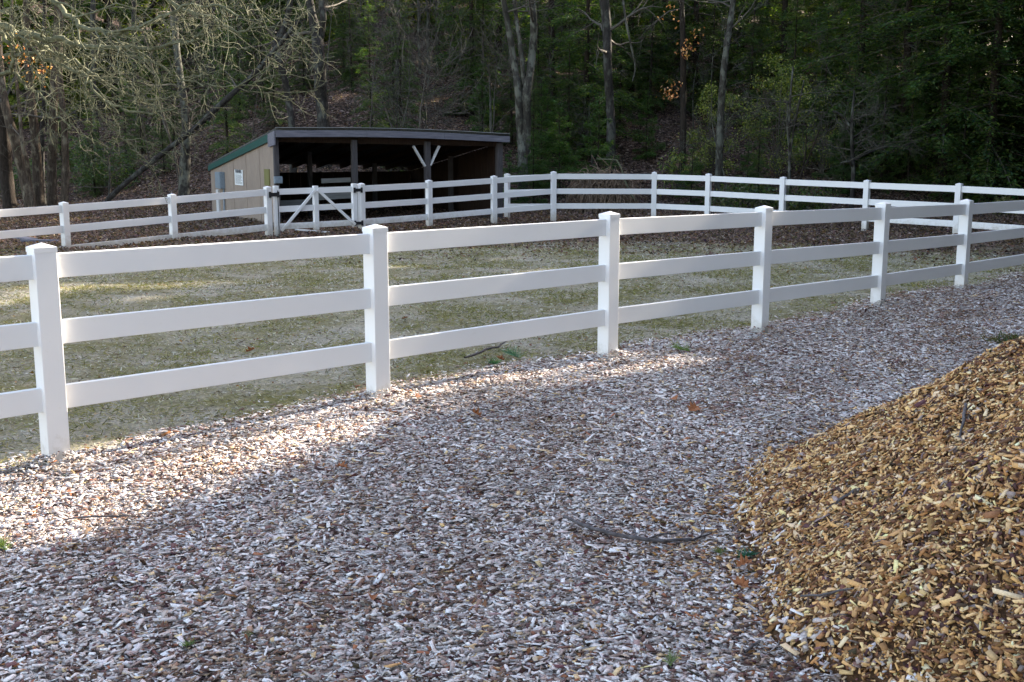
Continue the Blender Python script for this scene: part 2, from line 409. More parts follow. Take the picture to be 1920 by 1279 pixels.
o = quadmesh('leaf_litter', v, q, M['leaf'], k); tag(o, 'dead brown leaves carpeting the slope and the paddock edges', 'leaf litter', kind='stuff')
# thin scatter of leaves and bits over turf and chips
X, Y = frustum(2600, 3.2, 18, 1.0, .5); n = len(X); msk = pile_h(X, Y) < .05; X, Y = X[msk], Y[msk]; n = len(X)
P = np.stack([X, Y, H(X, Y)+.024], -1)
v, q, k = curled(P, rng.uniform(.014, .036, n), palette(n, [(.20, .09, .045), (.32, .18, .10), (.10, .05, .03), (.45, .36, .28)], [.35, .25, .25, .15], .2), .4)
o = quadmesh('dead_leaf_scatter', v, q, M['leaf'], k); tag(o, 'small bits of dead leaf strewn thinly over chips and turf', 'dead leaves', kind='stuff')

# ------------------------------------------------------------------ fences
def post(parent, base, apex, ang, mat=None):
    """square post with bevelled corners, flat pyramid cap"""
    L = local(parent); w = .127
    rot = Matrix.Rotation(ang, 3, 'Z')
    h = apex.z-.05-base.z
    pb = BM().box((apex.x, apex.y, base.z+h/2), (w, w, h), rot, .006); pb.bm.transform(L)
    p = pb.build('post', M['vinyl'], parent)
    t = bmesh.new(); c = .0652; vs = []
    for z, e in ((-.053, c), (-.024, c), (-.001, .004)):
        vs.append([t.verts.new((sx*e, sy*e, z)) for sx, sy in ((-1, -1), (1, -1), (1, 1), (-1, 1))])
    for a_, b_ in ((0, 1), (1, 2)):
        for i in range(4): t.faces.new((vs[a_][i], vs[a_][(i+1) % 4], vs[b_][(i+1) % 4], vs[b_][i]))
    t.faces.new(vs[0][::-1]); t.faces.new(vs[2])
    t.transform(L @ Matrix.Translation(apex) @ rot.to_4x4())
    me = bpy.data.meshes.new('cap'); t.to_mesh(me); t.free(); link('cap', me, M['vinyl'], p)
    return p
RAILS = (.135, .52, .905)   # rail centre below the post apex
def rails(parent, a, b, drops=RAILS, dropb=None):
    L = local(parent)
    for i, d in enumerate(drops):
        d2 = d if dropb is None else dropb[i]
        r = BM().bar(a-Vector((0, 0, d)), b-Vector((0, 0, d2)), .042, .14, .005); r.bm.transform(L); r.build('rail', M['vinyl'], parent)
def run(name, label, group, pts, depthb=1.45, offs=None, lean=None):
    """pts: apex points; builds posts and three rails per bay"""
    root = empty(name, (pts[0].x, pts[0].y, float(H(pts[0].x, pts[0].y)))); tag(root, label, 'fence', group)
    n = len(pts)
    for i, p in enumerate(pts):
        d = (pts[min(i+1, n-1)]-pts[max(i-1, 0)]); a = math.atan2(d.y, d.x)
        if lean and i in lean: a = lean[i]
        post(root, Vector((p.x, p.y, float(H(p.x, p.y))-.12)), p, a)
    for i in range(n-1): rails(root, pts[i], pts[i+1])
    return root
ap = [at(x, y, Y) for x, y, Y, _ in FT]
st = (ap[1]-ap[0]); pre = ap[0]-Vector((1.72, 1.62, 0)); pre.z = ap[0].z-.01
ext = [ap[5]+Vector((1.75, 1.75, -.02)), ap[5]+Vector((3.45, 3.55, -.06)), ap[5]+Vector((5.1, 5.4, -.1))]
nf = run('rail_fence', 'near white three rail vinyl fence standing along the edge of the wood chips', 'white vinyl fence runs of the paddock', [pre]+ap+ext)
# rail clips: small dark latch holes where rails enter posts
cl = BM()
for i, (rr, sgn) in {3: (2, -1), 5: (2, -1), 6: (0, 1)}.items():
    pass
FL = [(-78, 391, 19.6), (119, 378, 21.6), (322, 363, 23.5), (501, 349, 25.2)]
far_left = run('rail_fence', 'far white vinyl fence run from the left edge to the gate, before bare trees', 'white vinyl fence runs of the paddock', [at(*p) for p in FL])
FR_ = [(677, 343, 26.5), (804, 337, 28.0), (926, 329, 29.1), (1038, 321, 29.9), (1227, 322, 30.3), (1329, 325, 29.6), (1469, 331, 28.3), (1626.5, 337, 26.9), (1799, 343, 25.3), (1990, 352, 23.8), (2190, 362, 22.2)]
far_right = run('rail_fence', 'long far white vinyl fence run curving from the gate round the back to the right', 'white vinyl fence runs of the paddock', [at(*p) for p in FR_])
c0 = at(951, 325, 31.6); c1 = at(1034, 322, 30.02)
rt = empty('rail_fence', (c0.x, c0.y, float(H(c0.x, c0.y)))); tag(rt, 'short white fence panel slanting back toward the right end of the shed', 'fence', 'white vinyl fence runs of the paddock')
post(rt, Vector((c0.x, c0.y, float(H(c0.x, c0.y))-.1)), c0, 1.0); rails(rt, c0, c1)
M['iron'] = simple('black_iron', (.008, .008, .01), (.03, .03, .035), (9, 9, 9), .45, .2)
# gate
gl = at(501, 349, 25.2); gr_ = at(677, 343, 26.5); gd = (gr_-gl); gd.z = 0; gu = gd.normalized(); gn = Vector((gu.y, -gu.x, 0))
g0 = gl+gu*.14; W = gd.length-.27
gate = empty('gate', (g0.x, g0.y, gl.z-1.25), math.atan2(gu.y, gu.x)); tag(gate, 'white vinyl paddock gate with two diagonal braces and black hinges', 'gate')
# local frame: x along the gate, y away, z up; origin 1.25 under the left apex
dz = (gr_.z-gl.z)/gd.length
def gz(x): return 1.25+dz*(x+.14)
for x, top, bot in ((.055, .0, 1.16), (W/2-.01, .03, 1.02), (W-.055, .01, 1.0)):
    BM().box((x, -.0, gz(x)-(top+bot)/2), (.105, .11, bot-top), None, .006).build('stile', M['vinyl'], gate)
for d in RAILS:
    BM().bar((.11, 0.0, gz(.11)-d), (W-.11, 0.0, gz(W-.11)-d), .04, .13, .004).build('rail', M['vinyl'], gate)
xm = W/2-.01
BM().bar((xm-.03, -.075, gz(xm)-.12), (.13, -.075, gz(.1)-1.0), .035, .062, .004).build('brace', M['vinyl'], gate)
BM().bar((xm+.03, -.075, gz(xm)-.12), (W-.08, -.075, gz(W)-.95), .035, .062, .004).build('brace', M['vinyl'], gate)
for z in (.16, .92):
    hb = BM().box((W+.01, -.073, gz(W)-z), (.22, .018, .07), None, .003); hb.box((W-.08, -.078, gz(W)-z), (.05, .02, .12), None, .003); hb.box((W+.10, -.078, gz(W)-z), (.05, .02, .12), None, .003)
    hb.build('hinge', M['iron'], gate)
lb = BM().box((-.02, -.075, gz(0)-.19), (.24, .02, .085), None, .004); lb.box((.075, -.085, gz(0)-.19), (.05, .03, .13), None, .004); lb.box((-.115, -.085, gz(0)-.19), (.05, .03, .13), None, .004)
lb.build('latch', M['iron'], gate)
BM().box((.075, -.01, gz(0)-.65), (.012, .13, 1.1), None, .001).build('drop_rod', M['iron'], gate)

# ------------------------------------------------------------------ shed
def wood(name, dark, light, boards=6.0, axis='X', seam=True, rough=.85):
    m, nt, b = newmat(name)
    sc = (18, 18, 1.2) if axis == 'Z' else (1.0, 14, 14)
    n = noise(nt, mapping(nt, sc), 2.2, 7, .7, .3); n2 = noise(nt, mapping(nt, (1, 1, 1)), 1.6, 4, .6)
    c = ramp(nt, n, [(.3, dark), (.7, light)])
    c = mix(nt, ramp(nt, n2, [(.4, (0, 0, 0)), (.7, (.5, .5, .5))]), c, tuple(x*.6 for x in light))
    nt.links.new(c, b.inputs['Base Color']); b.inputs['Roughness'].default_value = rough; b.inputs['Specular IOR Level'].default_value = .2
    bump(nt, b, n, .5, .01); return m
M['ply'] = wood('plywood', (.22, .175, .14), (.32, .265, .22), axis='Z')
M['greywood'] = wood('grey_wood', (.08, .08, .10), (.22, .22, .26), axis='X')
M['postwood'] = wood('post_wood', (.035, .031, .033), (.10, .095, .10), axis='Z')
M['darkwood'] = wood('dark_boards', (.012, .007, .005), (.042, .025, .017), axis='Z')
M['whitewood'] = wood('white_board', (.40, .41, .42), (.62, .63, .63), axis='X'); M['palewood'] = wood('pale_board', (.16, .17, .17), (.3, .31, .31), axis='X')
M['green'] = simple('green_paint', (.004, .045, .038), (.007, .07, .058), (5, 5, 5), .5, .1)
M['roofing'] = simple('roll_roofing', (.03, .032, .03), (.10, .103, .095), (9, 9, 9), .9, .3)
M['greymetal'] = simple('grey_metal', (.14, .18, .22), (.22, .27, .31), (6, 6, 6), .45, .1)
A_ = at(516, 250, 28.6); B_ = at(944, 259, 31.8)
su = Vector((B_.x-A_.x, B_.y-A_.y, 0)); SL = su.length; su.normalize(); sv = Vector((-su.y, su.x, 0))
gzs = float(H(A_.x, A_.y)); shed = empty('run_in_shed', (A_.x, A_.y, gzs), math.atan2(su.y, su.x))
tag(shed, 'low open fronted wooden animal shed with plywood side and dark interior', 'shed')
SD = 6.1
def shloc(p): return shed.matrix_basis.inverted() @ p
def shz(x, y, Y): return at(x, y, Y).z-gzs
hf = A_.z-gzs+.02            # wall height at the front left, under the roof deck
hr = B_.z-gzs
eL = shloc(at(408, 311, 28.6+SD*sv.y)); hb = eL.z
print('shed', SL, hf, hr, hb)
# left wall: prism in the y-z plane, with shallow grooves built as separate proud strips
wl = BM().prism([(-.03, 0.06, -.1), (-.03, SD, -.1), (-.03, SD, hb), (-.03, .06, hf-.03)], (.03, 0, 0))
wlo = wl.build('side_wall', M['ply'], shed)
for k in range(1, 5):
    y = .06+k*1.22; hz = hf+(hb-hf)*(y/SD)-.04
    BM().box((-.034, y, (hz-.1)/2), (.012, .035, hz-.1), None, .002).build('batten', M['ply'], wlo)
wr = BM()
k = 0; y = .1
while y < SD:
    hz = hr+(hb-hf)*(y/SD)-.06; wr.box((SL-.05+.006*(k % 2), y+.09, (hz+.0)/2-.05), (.022, .172, hz-.04), None, .002); y += .18; k += 1
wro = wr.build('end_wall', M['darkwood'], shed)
bw = BM(); k = 0; x = 0.02
while x < SL-.1:
    bw.box((x+.09, SD-.03-.006*(k % 2), (hb-.22)/2), (.174, .022, hb-.22), None, .002); x += .18; k += 1
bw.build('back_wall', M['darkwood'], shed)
# roof deck: sheet with bow, slopes to the back
nx_ = 14; ovl, ovr, ovf, ovb = .06, .06, .22, .08
def roofz(x, y): return hf+(hr-hf)*(x/SL)+.06*math.sin(math.pi*min(max(x/SL, 0), 1))+(hb-hf)*(y/SD)+.02
xs = np.linspace(-ovl, SL+ovr, nx_); ys = np.linspace(-ovf, SD+ovb, 6); V = []; Q = []
for lev in (0, .05):
    for y in ys:
        for x in xs: V.append((x, y, roofz(x, y)+lev+(.004*math.sin(x*9+y*4)+.004 if lev else 0)))
off = nx_*6
for j in range(5):
    for i in range(nx_-1):
        a_ = j*nx_+i; Q.append((a_+off, a_+1+off, a_+nx_+1+off, a_+nx_+off)); Q.append((a_, a_+nx_, a_+nx_+1, a_+1))
for i in range(nx_-1):
    Q.append((i, i+1, i+1+off, i+off)); t_ = 5*nx_; Q.append((t_+i+1, t_+i, t_+i+off, t_+i+1+off))
for j in range(5):
    a_ = j*nx_; Q.append((a_+nx_, a_, a_+off, a_+nx_+off)); a_ = j*nx_+nx_-1; Q.append((a_, a_+nx_, a_+nx_+off, a_+off))
quadmesh('roof', V, Q, M['roofing'], parent=shed)
# rafters under the deck
for k in range(9):
    x = .15+k*(SL-.3)/8
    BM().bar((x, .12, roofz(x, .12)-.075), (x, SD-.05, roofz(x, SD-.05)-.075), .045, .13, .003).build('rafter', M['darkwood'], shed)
# front fascia in three bowed lengths
for a_, b_ in ((-ovl, SL*.36), (SL*.36+.006, SL*.70), (SL*.70+.006, SL+ovr)):
    fb = bmesh.new(); n_ = 6; fr = []
    for i in range(n_+1):
        x = a_+(b_-a_)*i/n_; z = roofz(x, -ovf)-.005
        fr.append([fb.verts.new((x, yy, zz)) for yy, zz in ((-ovf-.035, z), (-ovf-.035, z-.165), (-ovf-.003, z-.165), (-ovf-.003, z))])
    for i in range(n_):
        for j in range(4): fb.faces.new((fr[i][j], fr[i][(j+1) % 4], fr[i+1][(j+1) % 4], fr[i+1][j]))
    fb.faces.new(fr[0][::-1]); fb.faces.new(fr[-1])
    bmesh.ops.recalc_face_normals(fb, faces=fb.faces[:])
    me = bpy.data.meshes.new('fascia_board'); fb.to_mesh(me); fb.free(); link('fascia_board', me, M['greywood'], shed)
tb = BM(); n_ = 12
for i in range(n_):
    xa_, xb_ = -ovl+(SL+ovr+ovl)*i/n_, -ovl+(SL+ovr+ovl)*(i+1)/n_
    tb.bar((xa_, -ovf-.02, roofz(xa_, -ovf)+.062), (xb_, -ovf-.02, roofz(xb_, -ovf)+.062), .05, .016)
tb.build('drip_edge', M['palewood'], shed)
# green trim board along the left rake, grey corner block at its front
zf = roofz(-ovl, .45); zb = roofz(-ovl, SD+ovb-.02)
BM().prism([(-ovl-.03, .35, roofz(-ovl, .35)-.01), (-ovl-.03, SD+ovb-.02, zb-.01), (-ovl-.03, SD+ovb-.02, zb-.16), (-ovl-.03, .35, roofz(-ovl, .35)-.20)], (.028, 0, 0)).build('trim_board', M['green'], shed)
BM().prism([(-ovl-.034, -ovf-.0, roofz(-ovl, -ovf)-.01), (-ovl-.034, .34, roofz(-ovl, .34)-.01), (-ovl-.034, .34, roofz(-ovl, .34)-.33), (-ovl-.034, -ovf+.02, roofz(-ovl, -ovf)-.36)], (.03, 0, 0)).build('corner_block', M['greywood'], shed)
# header beam and posts
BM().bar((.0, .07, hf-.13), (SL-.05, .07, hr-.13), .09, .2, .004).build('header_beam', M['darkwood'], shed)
def fpx(px, dy=0.0):      # front plane position along the shed for a pixel column
    best = min(range(0, 1300), key=lambda i: abs(960+F*((A_.x+su.x*(SL*i/1300)+sv.x*dy)/(A_.y+su.y*(SL*i/1300)+sv.y*dy))*1.0-px)); return SL*best/1300
def proj_fac(px): return 960+(px-960)
for px_, dy, w_ in ((519, .0, .12), (668, .0, .14), (803, .0, .15), (936, .0, .16)):
    x = fpx(px_, dy); zt = hf+(hr-hf)*x/SL-.14
    BM().box((x, dy+.0, (zt-.15)/2), (w_, w_*.9, zt+.15), None, .008).build('post', M['postwood'], shed)
for px_, dy in ((585, 2.6), (846, 2.6), (705, 4.6), (470, 4.6)):
    x = fpx(px_, dy) if px_ != 470 else .3; zt = roofz(x, dy)-.15
    BM().box((x, dy, zt/2-.1), (.12, .12, zt+.2), None, .008).build('post', M['postwood'], shed)
x8 = fpx(803)
for dx, t0, t1 in ((-.42, .09, .62), (.34, .09, .60)):
    zt = hf+(hr-hf)*x8/SL-.17
    BM().bar((x8+dx, -.03, zt-t0), (x8+dx*.2, -.03, zt-t1), .05, .085, .004, up=Vector((0, 1, 0))).build('brace', M['whitewood'], shed)
# kick boards along the opening and inside
xa, xb = fpx(590), fpx(672)
BM().bar((fpx(606, .9), .9, 1.02), (fpx(660, .9), .9, 1.04), .03, .12, .003).build('kick_board', M['palewood'], shed)
BM().bar((fpx(590, 1.2), 1.2, .62), (fpx(665, 1.2), 1.2, .66), .04, .24, .003).build('kick_board', M['palewood'], shed)
BM().bar((.1, 1.6, .42), (fpx(590, 1.6), 1.6, .44), .04, .15, .003).build('kick_board', M['palewood'], shed)
# electric box, conduit, notice, switch box on the left wall
def wallpt(px_, py_):      # point of the left wall plane seen at a pixel, in shed coordinates
    d = ray(px_, py_); o_ = Vector((0, 0, EYE)); a_ = Vector((A_.x, A_.y, 0)); nn = su
    s = (a_-o_).dot(nn)/d.dot(nn); return shloc(o_+d*s)
e1 = wallpt(412, 322); e2 = wallpt(426, 354)
eb = BM().box((-.10, (e1.y+e2.y)/2, (e1.z+e2.z)/2), (.14, abs(e1.y-e2.y)*.75, abs(e1.z-e2.z)), None, .01).build('electric_box', M['greymetal'], shed)
BM().box((-.175, (e1.y+e2.y)/2, (e1.z+e2.z)/2+.02), (.01, abs(e1.y-e2.y)*.66, abs(e1.z-e2.z)*.9), None, .003).build('cover', M['greymetal'], eb)
yc = e2.y+.12
tb = TB(); tb.tube([(-.07, yc, e2.z+.02), (-.07, yc, .3), (-.09, yc-.05, .1), (-.07, yc-.1, -.05)], [.025]*4, 8); tb.build('conduit', M['greymetal'], shed)
BM().box((-.05, e1.y+.1, e2.z/2-.03), (.06, .25, e2.z-.04), None, .004).build('backing_board', M['whitewood'], shed)
s1 = wallpt(443, 318); s2 = wallpt(459, 348)
M['paper'] = simple('notice_paper', (.60, .64, .66), (.74, .77, .78), (4, 4, 4), .6, .05)
M['ink'] = simple('ink', (.02, .02, .025), (.05, .05, .055), (4, 4, 4), .7, .05)
sy, sz_ = (s1.y+s2.y)/2, (s1.z+s2.z)/2; sw_, sh_ = abs(s1.y-s2.y), abs(s1.z-s2.z)
sg = BM().box((-.044, sy, sz_), (.016, sw_, sh_), None, .002).build('notice', M['paper'], shed)
def text(body, size, y, z, parent, mat, bold=0):
    cu = bpy.data.curves.new('lettering', 'FONT'); cu.body = body; cu.size = size; cu.align_x = 'CENTER'; cu.align_y = 'CENTER'; cu.extrude = .0015; cu.offset = bold
    to = bpy.data.objects.new('lettering', cu); C.objects.link(to); bpy.context.view_layer.update()
    me = bpy.data.meshes.new_from_object(to); bpy.data.objects.remove(to)
    # face -x, reading toward -y
    me.transform(Matrix.Translation((-.0545, y, z)) @ Matrix(((0, 0, -1, 0), (-1, 0, 0, 0), (0, 1, 0, 0), (0, 0, 0, 1))))
    return link('lettering', me, mat, parent)
text('WARNING', sw_*.165, sy, sz_+sh_*.39, sg, M['ink'], .004)
ln = BM()
for k in range(15):
    if k == 1: continue
    z = sz_+sh_*(.27-.047*k); w2 = sw_*(.8 if k % 4 != 3 else .62)*(1-.1*((k*7) % 3)/3)
    x = sy+sw_*.40
    while x > sy+sw_*.40-w2:
        ww = sw_*random.uniform(.05, .13); ln.box((-.053, x-ww/2, z), (.003, ww, sh_*.017)); x -= ww+sw_*.022
ln.build('lettering', M['ink'], sg)
s1 = wallpt(500, 317); s2 = wallpt(508, 348)
M['mossy'] = wood('mossy_board', (.12, .12, .04), (.22, .21, .09), axis='Z')
BM().box((-.045, (s1.y+s2.y)/2, (s1.z+s2.z)/2), (.03, abs(s1.y-s2.y)+.1, abs(s1.z-s2.z)), None, .003).build('mossy_board', M['mossy'], shed)
zb1 = shz(515, 331, 28.5); zb2 = shz(515, 344, 28.5)
swb = BM().box((-.01, -.13, (zb1+zb2)/2), (.2, .12, abs(zb1-zb2)), None, .01).build('switch_box', M['greymetal'], shed)
swb2 = BM().box((-.01, -.195, (zb1+zb2)/2), (.17, .012, abs(zb1-zb2)*.85), None, .003).build('cover', M['greymetal'], swb)

# ------------------------------------------------------------------ sticks, cones, sprigs and leaves on the chips
def stick(name, label, pix, rpx, surf=G, lift=.012, side_=6, cat='stick'):
    pts = [surf(x, y)+Vector((0, 0, lift+.032)) for x, y in pix]
    o_ = pts[0].copy(); root = None
    fine = []; rr = []
    for i in range(len(pts)-1):
        for t in np.linspace(0, 1, 5)[:-1]:
            fine.append(pts[i].lerp(pts[i+1], t)-o_+Vector((random.gauss(0, .002), random.gauss(0, .002), random.gauss(0, .002))))
            rr.append((rpx[i]*(1-t)+rpx[i+1]*t)/F*pts[i].y)
    fine.append(pts[-1]-o_); rr.append(rpx[-1]/F*pts[-1].y*.6)
    tb = TB(); tb.tube([tuple(p) for p in fine], rr, side_); ob = tb.build(name, M['stick']); ob.location = o_
    return tag(ob, label, cat)
br = stick('fallen_branch', 'long dark curved stick with forked end lying on grey chips beside the pile', [(1058, 984), (1100, 1004), (1150, 1019), (1195, 1027), (1245, 1031), (1300, 1028), (1335, 1016)], [2.6, 3.8, 3.8, 4.2, 3.6, 2.8, 1.6])
for pix, rp in (([(1215, 1030), (1235, 1021), (1270, 1018)], [2.6, 2.0, 1.2]), ([(1195, 1028), (1188, 1010), (1180, 1006)], [2.0, 1.6, 1.2]), ([(1312, 1026), (1320, 1012), (1322, 1002)], [1.8, 1.3, .8]), ([(1245, 1031), (1275, 1037), (1302, 1031)], [2, 1.6, 1.2])):
    tb = TB(); tb.tube([tuple(G(x, y)+Vector((0, 0, .05))-br.location) for x, y in pix], [r/F*5 for r in rp], 5); tb.build('twig', M['stick'], br)
stick('stick', 'dark forked stick poking from the upper part of the tan chip pile', [(1810, 770), (1806, 800), (1798, 835)], [3.5, 3, 2], pile_at, .0)
stick('stick', 'dark broken stick lying aslant low on the left face of the chip pile', [(1548, 968), (1575, 950), (1602, 933), (1612, 930)], [2, 3, 4, 4], pile_at, .0)
stick('stick', 'thin dark stick lying near the bottom edge of the tan pile', [(1500, 1140), (1545, 1136), (1600, 1126)], [2, 2.6, 2], pile_at, .015)
stick('stick', 'short dark stick on grey chips near the bottom right, beside the pile foot', [(1395, 1243), (1412, 1230), (1425, 1222)], [3, 3.5, 2.5])
stick('stick', 'dark stick half sunk in the right flank of the pile near the frame edge', [(1840, 1160), (1862, 1135), (1872, 1122)], [3, 3, 3], pile_at, -.01)
stick('stick', 'slim grey stick arching over the turf beside the needle sprigs', [(872, 685), (896, 676), (915, 667), (935, 663), (950, 652)], [2, 2.5, 2.2, 1.8, 1], G, .03)
stick('stick', 'long thin dark stick on the chips at the far left near the sunlit patch', [(120, 990), (170, 985), (240, 983), (258, 980)], [1.5, 2, 1.8, 1.2])
def sprig(label, px_, py_, size, surf=G, colr=(.05, .16, .09), dirn=None, nb=60):
    p0 = surf(px_, py_); root = empty('needle_sprig', p0); tag(root, label, 'pine sprig')
    tb = TB(); a_ = random.uniform(0, 6.28) if dirn is None else dirn; d = Vector((math.cos(a_), math.sin(a_), .12))
    tb.tube([(0, 0, .012), tuple(d*size*.5+Vector((0, 0, .02))), tuple(d*size)], [.003, .0025, .0015], 5); tb.build('twig', M['stick'], root)
    t = rng.uniform(.1, 1, nb); P = np.array([list(d*size*float(k)) for k in t]); P[:, 2] += .02
    D = rng.normal(0, 1, (nb, 3)); D[:, 2] = np.abs(D[:, 2])*.8; D += np.array(d)*1.2
    v, q, k = blades(P, D, rng.uniform(.04, .08, nb)*size/.12, np.full(nb, .0028), palette(nb, [colr, tuple(c*1.5 for c in colr)], [.6, .4]))
    quadmesh('needles', v, q, M['broad'], k, parent=root)
sprig('bluish green pine sprig on the turf right of the rusty brown leaf', 975, 676, .17, nb=150, colr=(.06, .15, .10))
sprig('dark green pine sprig on the turf left of the rusty brown leaf', 915, 685, .13, nb=120, colr=(.03, .09, .05))
sprig('blue green needle sprig at the foot of the chip pile near the forked stick', 1378, 1055, .08, nb=110, colr=(.03, .12, .09), dirn=0.3)
sprig('upright olive needle tuft beside the end of the long forked stick', 1350, 1052, .06, nb=60, colr=(.08, .11, .04), dirn=1.5)
sprig('small green sprig on grey chips near the lower left, left of its paler neighbour', 366, 1212, .06, nb=45, colr=(.10, .14, .05))
sprig('faint green sprig on grey chips right of the lower left sprig', 482, 1196, .05, nb=30, colr=(.12, .14, .07))
sprig('green sprig with orange leaves on the sunny chips right of the third post', 1297, 664, .16, nb=110, colr=(.10, .17, .04))
sprig('green moss like sprig at the left edge of the chips', 12, 1042, .10, nb=90, colr=(.12, .17, .04))
sprig('green sprig caught high on the right flank of the chip pile', 1742, 1058, .05, pile_at, nb=50, colr=(.05, .08, .03))
sprig('grey green grass sprig standing at the bottom centre of the chips', 1258, 1262, .07, nb=50, colr=(.14, .19, .09), dirn=1.5)
# pine cone
pc = G(1440, 1163); cone = empty('pine_cone', pc+Vector((0, 0, .02)), .3); tag(cone, 'dark pine cone lying at the foot of the chip pile', 'pine cone')
sc_ = BM()
for k in range(46):
    t = k/46; a_ = k*2.4; r = .017*math.sin(math.pi*(.12+.8*t))+.003
    sc_.box((-.045+.09*t, math.cos(a_)*r, math.sin(a_)*r), (.004, .016, .009), Matrix.Rotation(a_, 3, 'X'), .0015)
M['cone'] = simple('cone_scale', (.03, .018, .014), (.13, .08, .055), (30, 30, 30), .8, .2); sc_.build('scales', M['cone'], cone)
tb = TB(); tb.tube([(-.045, 0, 0), (0, 0, 0), (.045, 0, 0)], [.008, .012, .004], 8); tb.build('core', M['cone'], cone)
# lobed brown leaves
def leafmesh(size, curl):
    out = [(0, -.5), (.1, -.36), (.3, -.34), (.2, -.16), (.38, -.02), (.2, .1), (.28, .3), (.1, .32), (0, .52), (-.12, .32), (-.3, .26), (-.18, .1), (-.4, 0), (-.2, -.16), (-.26, -.34), (-.08, -.36)]
    bm = bmesh.new(); vs = [bm.verts.new((x*size, y*size, curl*size*(x*x*3+max(0, y)**2*.6))) for x, y in out]; mid = [bm.verts.new((0, y*size, curl*size*max(0, y)**2*.6)) for y in (-.3, -.1, .1, .3)]
    rs = [0, 1, 2, 3, 4, 5, 6, 7, 8]; R_ = [vs[i] for i in rs]; L_ = [vs[i] for i in (0, 15, 14, 13, 12, 11, 10, 9, 8)]
    def near(v): return min(mid, key=lambda m_: abs(m_.co.y-v.co.y))
    for S in (R_, L_):
        for a, b_ in zip(S, S[1:]):
            ma, mb = near(a), near(b_)
            fv = [a, b_, mb] if ma is mb else [a, b_, mb, ma]
            try: bm.faces.new(fv)
            except ValueError: pass
    me = bpy.data.meshes.new('oak_leaf'); bm.to_mesh(me); bm.free(); return me
def leafmat(name, c): return simple(name, tuple(x*.7 for x in c), c, (30, 30, 30), .7, .2, .002)
LM = [leafmat('leaf_tan', (.42, .26, .15)), leafmat('leaf_rust', (.34, .13, .05)), leafmat('leaf_dark', (.14, .06, .035))]
spots = [(960, 848, 0, 'curled tan leaf lying on the chips in the middle distance'), (938, 680, 1, 'large rusty brown leaf between the two pine sprigs on the turf'), (785, 752, 1, 'orange brown leaf on the sunlit chips right of the second post'),
 (892, 784, 1, 'small rust leaf at the lower rim of the sunlit strip'), (1300, 775, 1, 'reddish leaf on chips below the third bay of the fence'), (1095, 737, 2, 'dark curled leaf just under the sunlit strip'), (1265, 755, 1, 'brown leaf between two others right of the sunlit strip'),
 (305, 1190, 2, 'dark brown curled leaf near the bottom left of the chips'), (1480, 857, 1, 'red brown leaf at the upper foot of the chip pile'), (1475, 870, 2, 'dark leaf tucked under the red brown leaf by the pile foot'), (1395, 1070, 1, 'orange leaf beside the blue green needle sprig'),
 (1780, 855, 0, 'broad tan leaf lying high on the chip pile'), (1610, 842, 0, 'orange tan leaf on the crest slope of the chip pile'), (1590, 945, 1, 'rust leaf near the aslant broken stick on the pile'), (840, 880, 2, 'small dark leaf left of the curled tan leaf'), (1030, 790, 2, 'dim brown leaf below the sunlit strip right of centre'),
 (470, 664, 1, 'single rusty leaf on the turf in the second bay'), (760, 602, 1, 'small red leaf on the turf behind the second post'), (640, 885, 1, 'warm brown leaf in the middle of the left chips'), (1388, 1108, 1, 'deep red leaf at the pile foot under the needle sprig'), (700, 1135, 1, 'reddish leaf sliver on the chips at lower centre')]
for x, y, mi, lab in spots:
    p = pile_at(x, y); o = link('oak_leaf', leafmesh(random.uniform(.055, .09)*(1.5 if y < 800 else 1), random.uniform(.4, 1.1)), LM[mi]); o.location = p+Vector((0, 0, .03))
    o.rotation_euler = (random.uniform(-.5, .5), random.uniform(-.5, .5), random.uniform(0, 6.28)); tag(o, lab, 'leaf', 'brown leaves on the chips and turf')
# grass clump at the right edge
p = G(1902, 640); n = 500; th = rng.uniform(0, 6.28, n); rr = rng.uniform(0, .28, n)
P = np.stack([rr*np.cos(th), rr*np.sin(th)*.6, np.zeros(n)], -1); D = np.stack([rng.normal(0, .9, n), rng.normal(0, .9, n), rng.uniform(.1, .9, n)], -1)
v, q, k = blades(P, D, rng.uniform(.04, .11, n), rng.uniform(.004, .012, n), palette(n, [(.07, .09, .03), (.14, .08, .04), (.12, .14, .06)], [.5, .3, .2]))
o = quadmesh('weed_clump', v, q, M['grass'], k); o.location = p; tag(o, 'low dark green weed clump on the chips behind the pile at the right edge', 'weeds')

# ------------------------------------------------------------------ trees: generators
def rv(s): return Vector((random.gauss(0, s), random.gauss(0, s), random.gauss(0, s)))
def branch(tb, p, d, length, r, level, maxl, droop=.0, wig=.25, kids=5, sides=(7, 5, 4, 3, 3), tips=None, shrink=.5, minr=.0035):
    n = max(4, int(length/(.28 if level > 1 else .4))); n = min(n, 14)
    pts = [p.copy()]; rad = [r]; d = d.normalized(); step = length/n; dirs = [d.copy()]
    for i in range(n):
        d = (d+rv(wig)+Vector((0, 0, -droop))).normalized(); p = p+d*step
        pts.append(p.copy()); rad.append(max(minr, r*(1-.85*(i+1)/n))); dirs.append(d.copy())
    tb.tube([tuple(q) for q in pts], rad, sides[min(level, 4)])
    if tips is not None and level >= maxl-1: tips.extend(pts[1:])
    if level < maxl:
        for k in range(kids):
            t = random.uniform(.2, 1)*n; i = min(n-1, int(t)); q = pts[i].lerp(pts[i+1], t-i) if t < n else pts[-1]
            dd = dirs[i]; s = dd.cross(rv(1)).normalized()
            branch(tb, q, dd*random.uniform(.4, 1)+s*random.uniform(.6, 1.1), length*shrink*random.uniform(.6, 1.2), max(minr, rad[i]*.6), level+1, maxl, droop, wig, kids, sides, tips, shrink, minr)
